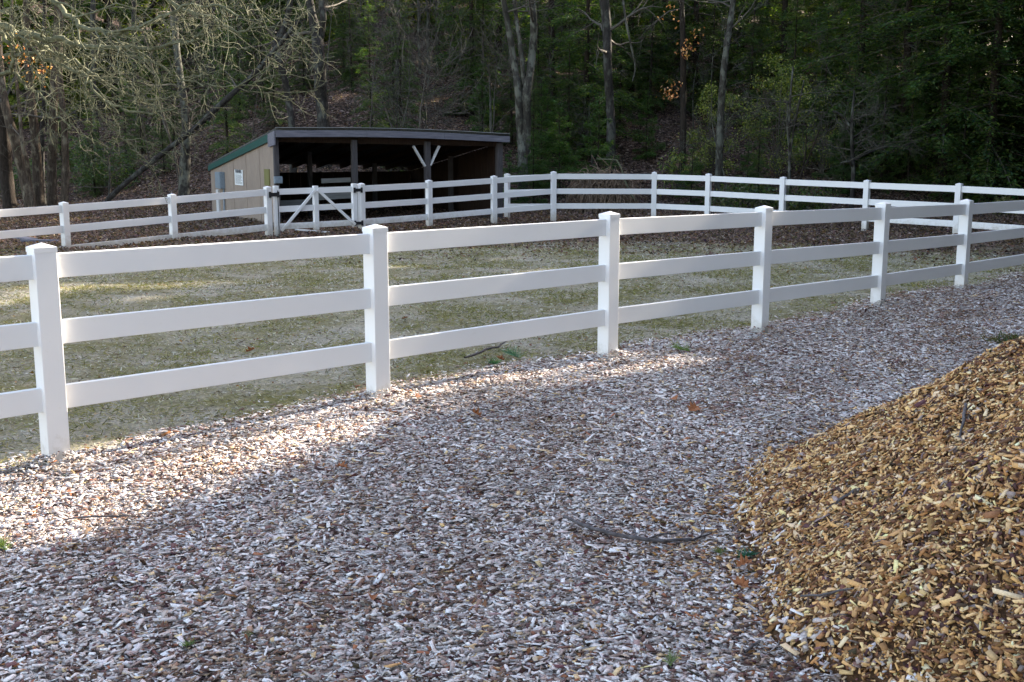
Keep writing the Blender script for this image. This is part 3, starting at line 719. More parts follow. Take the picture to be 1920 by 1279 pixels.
def smooth_path(pts, sub=4):
    P = [Vector(p) for p in pts]; out = []
    for i in range(len(P)-1):
        a = P[max(i-1, 0)]; b_ = P[i]; c_ = P[i+1]; d = P[min(i+2, len(P)-1)]
        for k in range(sub):
            t = k/sub
            out.append(.5*((2*b_)+(-a+c_)*t+(2*a-5*b_+4*c_-d)*t*t+(-a+3*b_-3*c_+d)*t**3))
    out.append(P[-1]); return out
def trunk_tree(name, label, stems, Y, mat='bark_grey', top=12.0, limbs=6, cat='tree', group=None, twigs='twig_dark', deep=3, limb_len=2.6, sub=True, base=True):
    """stems: [(pixels from the base upward, [width px...])] at distance Y; trunks continue above the frame"""
    b0 = at(*stems[0][0][0], Y); gz_ = float(H(b0.x, Y)); root = empty(name, (b0.x, Y, gz_)); tag(root, label, cat, group)
    for si, (pix, wp) in enumerate(stems):
        pts = [at(x, y, Y+.15*math.sin(i*1.7+si)) for i, (x, y) in enumerate(pix)]
        if si == 0 and base:
            gb = Vector((pts[0].x, pts[0].y, float(H(pts[0].x, pts[0].y))-.2)); 
            if gb.z < pts[0].z-.1: pts.insert(0, gb); wp = [wp[0]*1.15]+list(wp)
            else: pts[0].z = gb.z
        d = (pts[-1]-pts[-2]).normalized(); last = pts[-1]
        hi = wp[-1]
        if last.z-gz_ > 3 and top > 0 or (top > 0 and pix[-1][1] <= 4):
            left = top-(last.z-gz_)
            if left > 1:
                for k in range(1, 5): pts.append(last+(d*.9+Vector((0, 0, .35))).normalized()*left*k/4+rv(.12))
                wp = list(wp)+[hi*.85, hi*.6, hi*.35, hi*.12]
        r = [w/2/F*Y for w in wp]
        fine = smooth_path(pts, 4); rr = np.interp(np.linspace(0, len(r)-1, len(fine)), range(len(r)), r)
        rr = rr*(1+.05*np.sin(np.arange(len(rr))*1.9)); tb = TB(); tb.tube([tuple(q-root.location) for q in fine], rr, 10)
        tb.build('trunk' if si == 0 else 'stem', M[mat], root)
        if limbs:
            m_ = len(fine)
            for k in range(limbs):
                tb = TB(); i = random.randint(int(m_*.4), m_-2); a = random.uniform(0, 6.28)
                branch(tb, fine[i]-root.location, Vector((math.cos(a), math.sin(a), random.uniform(.1, .8))), limb_len*random.uniform(.6, 1.2), rr[i]*.4, 1, deep, .02, .2, 4)
                tb.build('branch', M[twigs], root)
    return root
# needle foliage, numpy
def foliage_quads(Cn, Dn, L, W, colr, flat=.5):
    n = len(Cn); D = Dn/np.linalg.norm(Dn, axis=1)[:, None]
    up = np.stack([rng.normal(0, flat, n), rng.normal(0, flat, n), np.ones(n)], -1)
    s = np.cross(D, up); s /= np.linalg.norm(s, axis=1)[:, None]+1e-9
    a = D*L[:, None]/2; w = s*(W/2)[:, None]
    V = np.stack([Cn-a-w*.5, Cn-a*.1-w*1.1, Cn+a, Cn-a*.1+w*1.1], 1).reshape(-1, 3)
    return V, (np.arange(n)*4)[:, None]+np.arange(4)[None], np.repeat(colr, 4, axis=0)
GR1 = [(.040, .078, .022), (.060, .112, .027), (.032, .058, .022), (.10, .14, .032)]
def make_pine(ht, crown_from, rad, nq, cols, tr=.12, droop=.25, seed=0, qs=(.16, .05), shape=1.0, reject=None, origin=Vector((0, 0, 0)), gaps=.35):
    r_ = random.Random(seed); tb = TB(); tb2 = TB(); zs = []
    lean = (r_.uniform(-.02, .02), r_.uniform(-.02, .02))
    tp = [(lean[0]*z, lean[1]*z, z-.3) for z in np.linspace(0, ht, 10)]
    tb.tube(tp, [tr*(1-.93*z/ht)+.004 for z in np.linspace(0, ht, 10)], 8)
    Cs = []; Ds = []; br = []
    z = crown_from
    while z < ht*.985:
        f = (z-crown_from)/(ht-crown_from)
        for k in range(r_.randint(3, 5)):
            if r_.random() < gaps*.5: continue
            a = r_.uniform(0, 6.28); ln_ = rad*((1-f)**shape*.9+.08)*r_.uniform(.55, 1.15)*(1 if f > .12 else .55+f*3.7)
            pitch = .35*f-droop*.5+r_.uniform(-.12, .12)
            br.append((z, a, ln_, pitch))
        z += r_.uniform(.2, .42)*(1 if ht < 8 else 1.3)
    tot = sum(b_[2]**1.5 for b_ in br)
    for z, a, ln_, pitch in br:
        d = np.array([math.cos(a), math.sin(a), math.tan(pitch)]); e = np.array([-math.sin(a), math.cos(a), 0])
        t = np.linspace(0, 1, 5); pts = np.stack([lean[0]*z+d[0]*ln_*t, lean[1]*z+d[1]*ln_*t, z-.3+d[2]*ln_*t-droop*ln_*.5*t*t], -1)
        tb2.tube(pts, (.03*ln_/2+.004)*(1-.85*t), 3)
        m_ = max(6, int(nq*ln_**1.5/tot)); t = rng.beta(1.6, 1.1, m_); sp_ = rng.normal(0, .24, m_)*ln_*(1.15-t)*(.6+.5*np.minimum(1, 1/ln_))
        c_ = np.stack([np.interp(t, np.linspace(0, 1, 5), pts[:, i]) for i in range(3)], -1)+e[None]*sp_[:, None]
        c_[:, 2] += rng.normal(0, .05+.02*ln_, m_)-np.abs(sp_)*.18
        c_ += np.array([d[0], d[1], 0])[None]*(np.abs(sp_)*.6)[:, None]*0
        dd = d[None]*np.ones((m_, 1))+e[None]*(np.sign(sp_)*rng.uniform(.3, 1.4, m_))[:, None]+rng.normal(0, .35, (m_, 3)); dd[:, 2] -= .15
        Cs.append(c_); Ds.append(dd)
    Cs = np.concatenate(Cs); Ds = np.concatenate(Ds)
    if reject is not None:
        kp = ~reject(Cs+np.array(origin)[None]); Cs, Ds = Cs[kp], Ds[kp]
    n = len(Cs); colr = palette(n, cols, [1]*len(cols), .2)
    V, Q, K = foliage_quads(Cs, Ds, rng.uniform(.6, 1.4, n)*qs[0], rng.uniform(.7, 1.3, n)*qs[1], colr)
    return tb, tb2, (V, Q, K)
def place_pine(parts, name, label, loc, rz, sc=1.0, group=None, barkm='bark_brown', cat='evergreen tree'):
    tb, tb2, (V, Q, K) = parts
    root = empty(name, loc, rz); root.scale = (sc, sc, sc); tag(root, label, cat, group)
    tb.build('trunk', M[barkm], root); bv = np.concatenate(tb2.V); bq = np.concatenate(tb2.Q)+len(V)
    quadmesh('crown', np.concatenate([V, bv]), np.concatenate([Q, bq]), [M['needle'], M['twig_dark']], np.concatenate([K, np.full((len(bv), 3), .06)]), parent=root, matidx=np.r_[np.zeros(len(Q)), np.ones(len(bq))])
    return root
def dup(root, loc, rz, sc, label=None, group=None):
    r = root.copy(); C.objects.link(r); r.location = loc; r.rotation_euler = (0, 0, rz); r.scale = (sc, sc, sc)
    if label: r['label'] = label
    if group: r['group'] = group
    for ch in list(root.children):
        c_ = ch.copy(); C.objects.link(c_); c_.parent = r
    return r
def gpt(px_, Y):
    X = (px_-960)/F*(Y*CP+1.6*SP); return Vector((X, Y, float(H(X, Y))))

# evergreen prototypes
PR = {}
def pine(kind, label, px_, Y, sc=1.0, group=None, name=None):
    p = gpt(px_, Y); rz = random.uniform(0, 6.28)
    nm = name or {'tall': 'pine_tree', 'hem': 'hemlock_tree', 'young': 'young_pine', 'high': 'pine_tree', 'yel': 'pine_tree'}[kind.rstrip('0123456789')]
    if kind not in PR:
        k = kind.rstrip('0123456789'); sd_ = sum(map(ord, kind))
        par = {'hem': lambda: make_pine(16, .3, 3.2, 26000, GR1, .16, .35, sd_, (.15, .05), .75),
               'tall': lambda: make_pine(17, 1.6, 3.0, 22000, GR1, .17, .15, sd_, (.17, .05), .8, gaps=.6),
               'high': lambda: make_pine(19, 4.5, 3.0, 20000, [(.06, .11, .02), (.09, .14, .03), (.04, .08, .02)], .17, .1, sd_, (.2, .06), .7, gaps=.7),
               'yel': lambda: make_pine(5.5, .3, 2.2, 9000, [(.16, .20, .035), (.22, .26, .05), (.10, .15, .03), (.30, .31, .09)], .06, 0, sd_, (.16, .07), .6, gaps=.4),  # paler, yellower leaf colours stand in for sun through far foliage
               'young': lambda: make_pine(5.2, .15, 1.9, 12000, [(.05, .10, .022), (.07, .13, .03), (.035, .075, .02)], .06, .1, sd_, (.13, .035), .9, gaps=.4)}[k]()
        PR[kind] = place_pine(par, nm, label, p, rz, sc, group)
    else:
        r = dup(PR[kind], p, rz, sc, label, group)
        if group is None and 'group' in r.keys(): del r['group']
        return r
    return PR[kind]

# ---- dark mass at the far right
gR = 'dense hemlocks filling the right of the wood'
lR = 'dense dark green hemlock in the shaded wood at the right'
for i, (x, Y, s) in enumerate([(1600, 41, .95), (1690, 38, 1.0), (1765, 36.5, 1.0), (1850, 35.5, 1.05), (1935, 36.5, 1.0), (1660, 45, 1.1), (1740, 44, 1.1), (1825, 42, 1.1), (1905, 43, 1.15), (1990, 40, 1.1), (2080, 38, 1.1), (1790, 51, 1.2), (1880, 52, 1.2), (1960, 50, 1.2), (2050, 47, 1.2), (1700, 55, 1.2), (1620, 52, 1.15), (2150, 43, 1.2), (2240, 40, 1.2), (2330, 37, 1.2)]):
    pine('hem%d' % (i % 3), lR, x, Y, s, gR)
# ---- middle: pines above and between the trunks
gM = 'pines standing among the trunks in the middle of the wood'; lM = 'dark green pine standing among the trunks in the middle of the wood'
for i, (x, Y, s) in enumerate([(1035, 47, .95), (1095, 43, .8), (1110, 56, 1.1), (1180, 50, 1.0), (1240, 57, 1.1), (1300, 50, 1.0), (1380, 54, 1.1), (1460, 49, 1.0), (1530, 55, 1.1), (1225, 66, 1.2), (1060, 62, 1.2), (1420, 64, 1.2), (925, 66, 1.2), (1560, 47, .9)]):
    pine(('hem%d' if i % 2 else 'tall%d') % (i % 3), lM, x, Y, s, gM)
pine('hem1', 'green pine with low sweeping boughs left of the triple trunked tree', 888, 50, .8)
pine('tall1', 'slim pine just behind the triple trunked tree', 935, 55, .95)
pine('hem2', 'broad dark hemlock rising right behind the shed roof', 752, 40.5, .42)
pine('hem0', 'smaller dark hemlock touching the left of the broad one behind the shed', 700, 42.5, .36)
pine('hem1', 'short hemlock on the slope between the pale trunk and the shed hemlocks', 665, 50, .4)
# ---- left
gL = 'evergreens behind the bare trees at the left'; lL = 'mid green evergreen behind the bare trees at the left of the wood'
for i, (x, Y, s) in enumerate([(30, 58, 1.0), (130, 62, 1.1), (225, 57, 1.0), (300, 64, 1.1), (400, 60, .9), (480, 66, 1.1), (560, 62, .9), (-60, 55, 1.0), (-150, 50, 1.0), (640, 70, 1.1), (-260, 47, 1.0)]):
    pine(('high%d' if i % 2 else 'tall%d') % (i % 2), lL, x, Y, s, gL)
pine('hem2', 'low dark hemlock on the slope right of the white trunk at the left', 430, 43.5, .38)
pine('hem0', 'dark bushy hemlock low behind the fallen leaning trunk', 178, 41.5, .26)
pine('hem1', 'low hemlock left of the leaning trunk, beside the grey trunk', 500, 52, .4)
# ---- far wood
gF = 'distant pines along the hill crest'; lF = 'distant tall pine on the hill behind the wood'
k = 0
for i in range(44):
    Y = random.uniform(68, 104); x = 960+(i/43*2-1)*1130+random.uniform(-30, 30)
    pine(('high%d' if i % 3 else 'hem%d') % (i % 2), lF, x, Y, random.uniform(.95, 1.3), gF)
# ---- young pines in the understorey
yl = [(1000, 36, .5, 'young pine hiding the foot of the tree with three lichen covered trunks'), (955, 37.2, .36, 'small young pine between the shed end and the triple trunk'), (1120, 37.0, .72, 'young bright green pine in front of the wood, left of the second straight trunk'), (1050, 38.5, .66, 'young pine right of the triple trunk at the foot of the slope'), (1015, 41, .7, 'young pine close behind the triple trunk'), (1295, 36.5, .42, 'small young pine at the foot of the dark trunk with orange leaves'),
      (905, 44, .62, 'young pine sapling above the shed roof right end'), (1100, 46, .8, 'young pine higher on the slope behind the second straight trunk'), (1210, 43, .5, 'young pine on the bare slope right of the second straight trunk'), (1580, 37, .6, 'young pine beside the dead snag'), (1400, 37.5, .38, 'low young pine at the foot of the leaning pale trunk'), (1175, 50, .9, 'young pine standing on the mid slope behind the hanging dead branch')]
for i, (x, Y, s, lab) in enumerate(yl): pine('young%d' % (i % 2), lab, x, Y, s)

gU = 'low hemlocks filling the understorey of the slope'; lU = 'low dense hemlock in the understorey of the wooded slope'
for i, (x, Y, s) in enumerate([(455, 48, .34), (520, 46, .30), (575, 54, .36), (390, 52, .32), (330, 50, .34), (270, 47, .34), (240, 44, .26), (120, 46, .3), (310, 43, .2), (650, 55, .42), (690, 58, .45), (740, 53, .42), (810, 64, .5), (855, 57, .45), (560, 62, .5), (620, 66, .55), (480, 58, .45), (400, 62, .5),
    (905, 49, .42), (960, 44, .34), (1010, 43.5, .4), (1065, 42, .34), (1160, 45, .36), (1215, 48, .42), (1010, 52, .5), (1130, 56, .5), (1270, 53, .5), (1330, 48, .4), (1400, 47, .42), (1480, 45, .4), (1540, 42, .34), (1355, 57, .5), (1440, 58, .55), (1210, 62, .55), (1590, 38, .26), (1650, 37, .3), (960, 60, .55), (1060, 68, .6), (1310, 66, .6),
    (1420, 38.5, .2), (1000, 39, .25), (1700, 36.5, .3), (1800, 35.5, .3)]):
    pine('hem%d' % (i % 3), lU, x, Y, s, gU)
gY = 'saplings high on the slope, sunlight put into their yellow green leaves'; lY = 'small tree with leaves tinted yellow green for sunlight high on the slope behind the trunks'
for i, (x, Y, s) in enumerate([(60, 66, 1.5), (140, 58, 1.2), (215, 70, 1.6), (290, 60, 1.4), (350, 72, 1.7), (430, 68, 1.6), (500, 74, 1.8), (560, 70, 1.5), (610, 64, 1.2), (660, 74, 1.6), (710, 68, 1.3), (770, 76, 1.7), (830, 72, 1.4), (880, 78, 1.8), (940, 74, 1.6), (1010, 76, 1.6), (1100, 72, 1.6), (1340, 74, 1.6), (1430, 70, 1.7), (1500, 60, 1.4), (10, 56, 1.3), (780, 66, .9), (1580, 64, 1.5), (1670, 66, 1.6)]):
    pine('yel%d' % (i % 2), lY, x, Y, s, gY, name='small_tree')
# ---- broadleaf evergreen bushes
def bush(label, px_, Y, w, h, n, cols, z0=.0, group=None, ls=(.085, .035), cl=26):
    p = gpt(px_, Y); root = empty('evergreen_shrub', p); tag(root, label, 'shrub', group)
    tb = TB(); cen = []
    for k in range(cl):
        a = random.uniform(0, 6.28); rr = math.sqrt(random.random())*w; z = z0+random.uniform(.12, 1)*h*(1-.35*(rr/w)**2)
        cen.append((math.cos(a)*rr, math.sin(a)*rr*.8, z))
        tb.tube(smooth_path([(0, 0, -.1), (math.cos(a)*rr*.3, math.sin(a)*rr*.25, z*.5), cen[-1]], 3), np.linspace(.02, .005, 7), 4)
    tb.build('stems', M['twig_dark'], root)
    cen = np.array(cen); i = rng.integers(0, cl, n); Cn = cen[i]+rng.normal(0, 1, (n, 3))*np.array([.26, .26, .2])*w*.6
    Cn[:, 2] = np.maximum(Cn[:, 2], .05)
    D = rng.normal(0, 1, (n, 3)); V, Q, K = foliage_quads(Cn, D, rng.uniform(.6, 1.4, n)*ls[0], rng.uniform(.7, 1.3, n)*ls[1]*1.3, palette(n, cols, [1]*len(cols), .2), .8)
    quadmesh('leaves', V, Q, M['broad'], K, parent=root); return root
YG = [(.14, .18, .035), (.20, .23, .05), (.08, .12, .025), (.26, .27, .08)]
DG = [(.05, .09, .025), (.08, .12, .03), (.03, .055, .018)]
bush('yellow green leafy understorey tree left of the leaning pale trunk', 1330, 41, 1.0, 3.6, 3200, YG)
bush('tall yellow green leafy understorey tree right of the leaning pale trunk', 1455, 40.5, 1.3, 4.4, 5200, YG)
bush('loose olive leafy shrub behind the forked sapling', 1540, 40, 1.1, 3.2, 3600, YG+DG)
bush('sparse green shrub on the slope above the second bend of the far fence', 1275, 38, .7, 1.6, 1500, DG+YG)
bush('dark low shrub behind the far fence below the leaning pale trunk', 1390, 35.4, 1.0, .8, 2400, DG+[(.12, .12, .04)])
bush('olive low shrub at the foot of the forked sapling', 1500, 34.6, 1.0, .75, 2200, DG+[(.14, .13, .05)])
bush('dark broadleaf shrub at the left edge behind the clump of trunks', 20, 43, 1.4, 1.8, 3500, DG)
bush('dark green shrub in the hollow right of the clump of trunks', 190, 42, 1.5, 2.0, 4200, DG)
bush('yellow sunlit shrub high on the slope left of the pine group', 900, 60, 1.2, 3.5, 3500, YG, ls=(.12, .06))
bush('small yellow leaved sapling shrub over the shed roof right end', 925, 45, .35, 1.5, 420, YG)
bush('bright small weed shrub behind the far fence at the right edge', 1885, 32.5, .35, .6, 420, [(.2, .19, .08), (.12, .13, .05)])

# ------------------------------------------------------------------ photographed trunks
T = trunk_tree
T('tree', 'pale double stemmed tree with a bare fork just left of the shed roof', [([(547, 236), (541, 190), (534, 150), (525, 118), (517, 84), (534, 50), (545, 0)], [13, 12, 12, 12, 13, 11, 10])], 38, 'bark_grey', 13, 6)
T('tree', 'long dark trunk leaning steeply across the wood left of the shed', [([(205, 372), (300, 292), (360, 245), (420, 190), (470, 145), (512, 98), (560, 40)], [10, 10, 10, 10, 9, 9, 7])], 37, 'bark_grey', 0, 5, limb_len=1.6)
T('tree', 'slim trunk with pale sunlit upper half at the left of the wood', [([(345, 372), (347, 300), (349, 245), (345, 195), (337, 140), (330, 80), (325, 0)], [21, 19, 15, 14, 13, 12, 12])], 38, 'bark_pale', 14, 8)
T('tree', 'stout grey tree with a forked top above the left end of the shed', [([(607, 238), (603, 190), (600, 150), (598, 100), (592, 60), (580, 0)], [24, 22, 22, 22, 20, 13]), ([(598, 90), (603, 60), (606, 30), (603, 0)], [13, 12, 12, 11])], 41, 'bark_grey', 14, 6)
T('tree', 'blue grey distant trunk right of the stout forked tree', [([(657, 135), (657, 90), (655, 45), (655, 0)], [15, 14, 13, 12])], 58, 'bark_grey', 14, 4)
tt = T('tree', 'thin straight trunk with one crooked dead bough above the shed', [([(745, 150), (746, 100), (747, 50), (748, 0)], [8, 7, 7, 7])], 47, 'bark_grey', 12, 3)
tb = TB()
for pp, r0 in (([(745, 97), (757, 107), (770, 115), (780, 127), (795, 138), (808, 146), (822, 152)], .045), ([(745, 97), (735, 100), (722, 106)], .03), ([(757, 107), (754, 115), (750, 121)], .02), ([(745, 55), (733, 58), (722, 66)], .03), ([(808, 146), (806, 152), (803, 157)], .015)):
    tb.tube([tuple(at(x, y, 46.8)-tt.location) for x, y in pp], np.linspace(r0, .012, len(pp)), 5)
tb.build('dead_bough', M['twig'], tt)
for j, (x, w, Y, lab) in enumerate([(785, 6, 57, 'thin pale trunk high on the slope, leftmost of the three above the shed'), (802, 6, 58, 'thin pale trunk high on the slope, middle of the three above the shed'), (818, 4.5, 58.5, 'thinnest pale trunk high on the slope, right of its two neighbours')]):
    T('tree', lab, [([(x+2, 108), (x, 70), (x+1, 30), (x-1, 0)], [w, w, w, w*.9])], Y, 'bark_pale', 11, 2)
T('sapling', 'thin pale sapling on the leafy slope over the right end of the shed', [([(920, 216), (919, 180), (918, 150), (916, 120)], [4.5, 3.5, 3, 2])], 42, 'bark_pale', 0, 3, cat='young tree')
T('tree', 'big grey tree with three lichen covered trunks right of the shed', [([(980, 290), (977, 255), (974, 215), (971, 165), (966, 130), (958, 80), (944, 0)], [19, 17, 15, 14, 13, 12, 10]), ([(986, 290), (987, 230), (987, 180), (993, 140), (998, 100), (1001, 56), (997, 0)], [19, 18, 17, 16, 15, 14, 13]), ([(984, 190), (981, 140), (975, 84), (967, 28), (964, 0)], [10, 9, 8, 8, 8])], 37.5, 'bark_pale', 15, 7)
T('tree', 'straight grey trunk standing alone in the middle of the wood', [([(1146, 250), (1144, 200), (1141, 155), (1139, 112), (1138, 60), (1133, 0)], [17, 16, 16, 16, 17, 18])], 39, 'bark_grey', 14, 7)
T('dead_branch', 'thin pale dead branch hanging beside the straight grey trunk', [([(1186, 152), (1191, 125), (1183, 85), (1174, 42), (1168, 0)], [2, 3, 3.5, 4, 4])], 37, 'bark_pale', 9, 2, cat='branch', base=False)
T('tree', 'dark slender trunk below hanging orange leaves in the middle right', [([(1281, 236), (1281, 180), (1281, 120), (1280, 60), (1278, 0)], [12, 11, 11, 10, 9])], 39, 'bark_brown', 13, 6)
T('tree', 'pale slightly leaning slender trunk in the middle right of the wood', [([(1350, 256), (1352, 210), (1354, 170), (1361, 98), (1369, 45), (1375, 0)], [14, 13, 13, 12, 11, 10])], 38, 'bark_pale', 13, 6)
T('sapling', 'multi stemmed thin sapling behind the far fence at centre right', [([(1480, 335), (1480, 280), (1480, 219), (1483, 170), (1487, 125)], [6, 5, 4.5, 4, 3]), ([(1481, 300), (1487, 250), (1497, 200), (1508, 150)], [4, 3.5, 3, 2]), ([(1481, 290), (1476, 240), (1477, 190)], [3, 3, 2])], 34.5, 'bark_pale', 0, 6, cat='young tree', limb_len=1.4)
T('sapling', 'spreading thin brushy sapling right of the multi stemmed one', [([(1500, 335), (1515, 300), (1528, 265), (1540, 235)], [4, 3.5, 3, 2]), ([(1502, 330), (1510, 290), (1512, 250)], [3, 3, 2])], 34.6, 'bark_brown', 0, 5, cat='young tree', limb_len=1.0)
T('dead_tree', 'small dead snag with crooked grey limbs behind the far fence', [([(1600, 322), (1598, 290), (1597, 255), (1598, 215), (1602, 170)], [8, 7, 6, 5, 3]), ([(1598, 258), (1588, 240), (1578, 222)], [4, 3, 2]), ([(1598, 260), (1615, 248), (1626, 240), (1640, 232)], [4, 3.5, 3, 2]), ([(1599, 312), (1590, 303), (1575, 306)], [5, 4, 2]), ([(1602, 300), (1625, 288), (1650, 278), (1672, 273)], [4, 3.5, 3, 2])], 34.3, 'bark_grey', 0, 7, cat='dead tree', limb_len=1.1)
T('dead_branch', 'short bright barkless limb curving over the dead snag', [([(1593, 236), (1585, 224), (1574, 214), (1561, 209)], [3, 4.5, 5, 3])], 34.0, 'bark_pale', 0, 0, cat='branch', base=False)
for x, w, Y, lab in [(1862, 8, 48, 'dark trunk showing between hemlocks near the top right corner'), (1876, 7, 49, 'second dark trunk showing near the top right corner'), (1548, 10, 52, 'blurred grey trunk behind the leafy trees at upper right'), (1738, 6, 47, 'thin dark trunk high among the right hemlocks'), (1440, 7, 55, 'thin grey trunk behind the yellow green leaves at upper middle right'), (1190, 6, 60, 'thin far trunk right of the straight grey trunk'), (1055, 6, 58, 'thin far trunk right of the three lichen covered trunks'),
                     (450, 9, 50, 'greyish trunk in the tangle left of the pale forked tree'), (575, 8, 55, 'grey trunk just left of the stout forked tree'), (700, 6, 60, 'thin far trunk left of the crooked dead bough'), (252, 9, 55, 'dim trunk behind the oak twigs at upper left'), (175, 10, 50, 'dim broad trunk behind the oak twigs near the left'), (400, 7, 58, 'dim thin trunk behind the twig tips at the left')]:
    T('tree', lab, [([(x, 160), (x+2, 100), (x-1, 50), (x, 0)], [w, w, w, w*.9])], Y, 'bark_grey', 13, 3)
sap = None
for i in range(46):
    x = random.uniform(180, 1700); Y = random.uniform(37, 62); p = gpt(x, Y)
    if i < 4:
        root = empty('sapling', p); tb = TB(); branch(tb, Vector((0, 0, -.2)), Vector((random.gauss(0, .05), 0, 1)), random.uniform(3.5, 6), .035, 0, 3, -.04, .07, 7, shrink=.42, minr=.006)
        tb.build('stem', M['twig_dark' if i % 2 else 'bark_pale'], root); tag(root, 'thin bare sapling in the understorey of the wooded slope', 'young tree', 'bare saplings scattered through the wood')
        root.scale = (1, 1, 1); sap = (sap or [])+[root]
    else: dup(sap[i % 4], p, random.uniform(0, 6.28), random.uniform(.7, 1.35))
# left clump
for pix, w, Y, mt, lab in [
    ([(58, 392), (45, 330), (30, 270), (14, 215), (0, 150)], [22, 20, 18, 16, 14], 33.5, 'bark_sun_tint', 'thick dark trunk leaning left at the left edge of the picture'),
    ([(74, 392), (70, 320), (66, 260), (60, 200), (54, 130), (50, 0)], [20, 18, 16, 15, 14, 12], 34, 'bark_sun_tint', 'dark trunk lit along one side, second in the clump at the left'),
    ([(82, 390), (79, 320), (79, 250), (82, 190), (80, 100), (84, 0)], [10, 9, 8, 7, 7, 6], 35, 'bark_grey', 'thin stem in the middle of the left clump of trunks'),
    ([(98, 390), (97, 320), (99, 250), (101, 180), (104, 100), (108, 0)], [19, 17, 16, 15, 14, 12], 34.5, 'bark_sun_tint', 'straight grey trunk with a bright right edge in the left clump'),
    ([(121, 388), (123, 320), (121, 250), (117, 200), (112, 120), (116, 0)], [15, 14, 12, 11, 10, 9], 34, 'bark_sun_tint', 'rightmost trunk of the clump at the left'),
    ([(64, 390), (56, 345), (50, 300), (42, 270), (36, 200)], [9, 8, 8, 7, 6], 33, 'bark_sun_tint', 'slender orange lit stem crossing the left clump'),
    ([(20, 395), (12, 330), (8, 260), (2, 190), (-6, 80)], [26, 24, 22, 20, 18], 35, 'bark_brown', 'broad dim trunk behind the left clump at the picture edge'),
    ([(205, 372), (206, 330), (203, 300), (208, 285)], [5, 4, 3, 2], 37, 'bark_pale', 'short bent pale sapling under the oak twigs')]:
    T('tree', lab, [(pix, w)], Y, mt, 12 if pix[-1][1] < 280 else 0, 5)
# ---- oak reaching in from the left with long drooping limbs
OY = 18.0
oak = empty('oak_tree', (-10.6, OY+.5, float(H(-10.6, OY+.5)))); tag(oak, 'bare lichen covered oak reaching in from the left with drooping twiggy limbs', 'tree')
tb = TB(); tb.tube([(0, 0, -.3), (.1, 0, 1.2), (.25, 0, 2.8), (.1, 0, 5), (-.2, .2, 8)], [.34, .27, .24, .2, .07], 12); tb.build('trunk', M['bark_grey'], oak)
def limb(pix, Y0, Y1, r0, r1, kids, lmul=1.0, lev=3):
    pts = [at(x, y, Y0+(Y1-Y0)*i/(len(pix)-1)) for i, (x, y) in enumerate(pix)]
    f = smooth_path(pts, 5); f = [q+rv(.02)-oak.location for q in f]; rr = np.linspace(r0, r1, len(f))
    tb = TB(); tb.tube([tuple(q) for q in f], rr, 7)
    for k in range(kids):
        i = random.randint(2, len(f)-2); d = (f[i+1]-f[i]).normalized(); s = d.cross(rv(1)).normalized()
        branch(tb, f[i], d*random.uniform(.5, 1.1)+s*.7+Vector((.15, 0, .03)), random.uniform(.7, 1.7)*lmul, max(.009, rr[i]*.45), 1, lev, .01, .30, 4, shrink=.54, minr=.0040)
    tb.build('limb', M['twig'], oak)
limb([(-290, 60), (-120, 30), (0, 45), (30, 66), (55, 62), (80, 72), (118, 73), (150, 86), (190, 89), (250, 88), (300, 90), (340, 80), (372, 72), (392, 50)], 18.4, 17.2, 0.0682, .016, 15, .8)
limb([(-290, 90), (-120, 50), (0, 52), (40, 75), (85, 90), (110, 104), (150, 122), (190, 150), (240, 178), (290, 190), (340, 178)], 18.4, 18.8, 0.0558, .012, 15, .8)
limb([(-290, 130), (-100, 100), (0, 110), (60, 100), (90, 112), (118, 122), (160, 145), (185, 180), (235, 205), (285, 214), (330, 200)], 18.4, 17.5, 0.0434, .01, 14, .8)
limb([(-290, 70), (-60, -30), (60, -20), (120, 20), (150, 45), (200, 60), (260, 50), (330, 20), (400, 10), (450, 30)], 18.4, 16.8, 0.0558, .012, 15, .9)
limb([(-290, 20), (0, -80), (150, -70), (260, -30), (330, 10), (400, 35), (450, 60), (500, 45)], 18.4, 18.2, 0.0558, .012, 14, .9)
limb([(-200, 160), (-60, 150), (0, 137), (22, 132), (26, 110), (18, 88), (0, 60), (-10, 40)], 18.0, 17.4, 0.0310, .03, 5, .6)
limb([(-200, 170), (-50, 175), (20, 135), (50, 165), (75, 175), (100, 205), (130, 235)], 18.2, 17.9, 0.0310, .009, 7, .7)
limb([(60, 100), (120, 125), (150, 150), (170, 190), (205, 235), (240, 270), (260, 285)], 18.5, 18.9, 0.0186, .008, 10, .7)
limb([(240, 88), (300, 120), (340, 150), (400, 158), (450, 165), (490, 150)], 17.6, 17.2, 0.0174, .007, 7, .8)
limb([(340, 80), (400, 60), (420, 30), (445, 5), (470, -20)], 17.3, 17, 0.0186, .008, 7, .8)
# orange leaves still hanging
def hang(label, px_, py_, Y, n, spread, cols, ls=.09):
    p = at(px_, py_, Y); n_ = n; Cn = rng.normal(0, 1, (n, 3))*spread; D = rng.normal(0, 1, (n, 3)); D[:, 2] -= .8
    V, Q, K = foliage_quads(Cn, D, rng.uniform(.6, 1.3, n)*ls, rng.uniform(.6, 1.2, n)*ls*.6, palette(n, cols, [1]*len(cols), .2), .8)
    o = quadmesh('dead_leaf_cluster', V, Q, M['leaf'], K); o.location = p; tag(o, label, 'leaves')
OC = [(.45, .20, .07), (.35, .13, .05), (.6, .34, .16)]
hang('orange dead leaves clinging to the oak twigs at the upper left', 33, 112, 18.1, 60, .13, OC, .055)
hang('rusty dead leaves on the oak twigs right of the first cluster', 78, 124, 18.3, 45, .10, OC, .055)
hang('orange leaf cluster hanging in the dark wood at centre right, the lowest one', 1257, 169, 38.5, 60, .18, OC, .11)
hang('rusty leaves hanging beside the dark slender trunk', 1284, 97, 38.5, 40, .16, OC, .11)
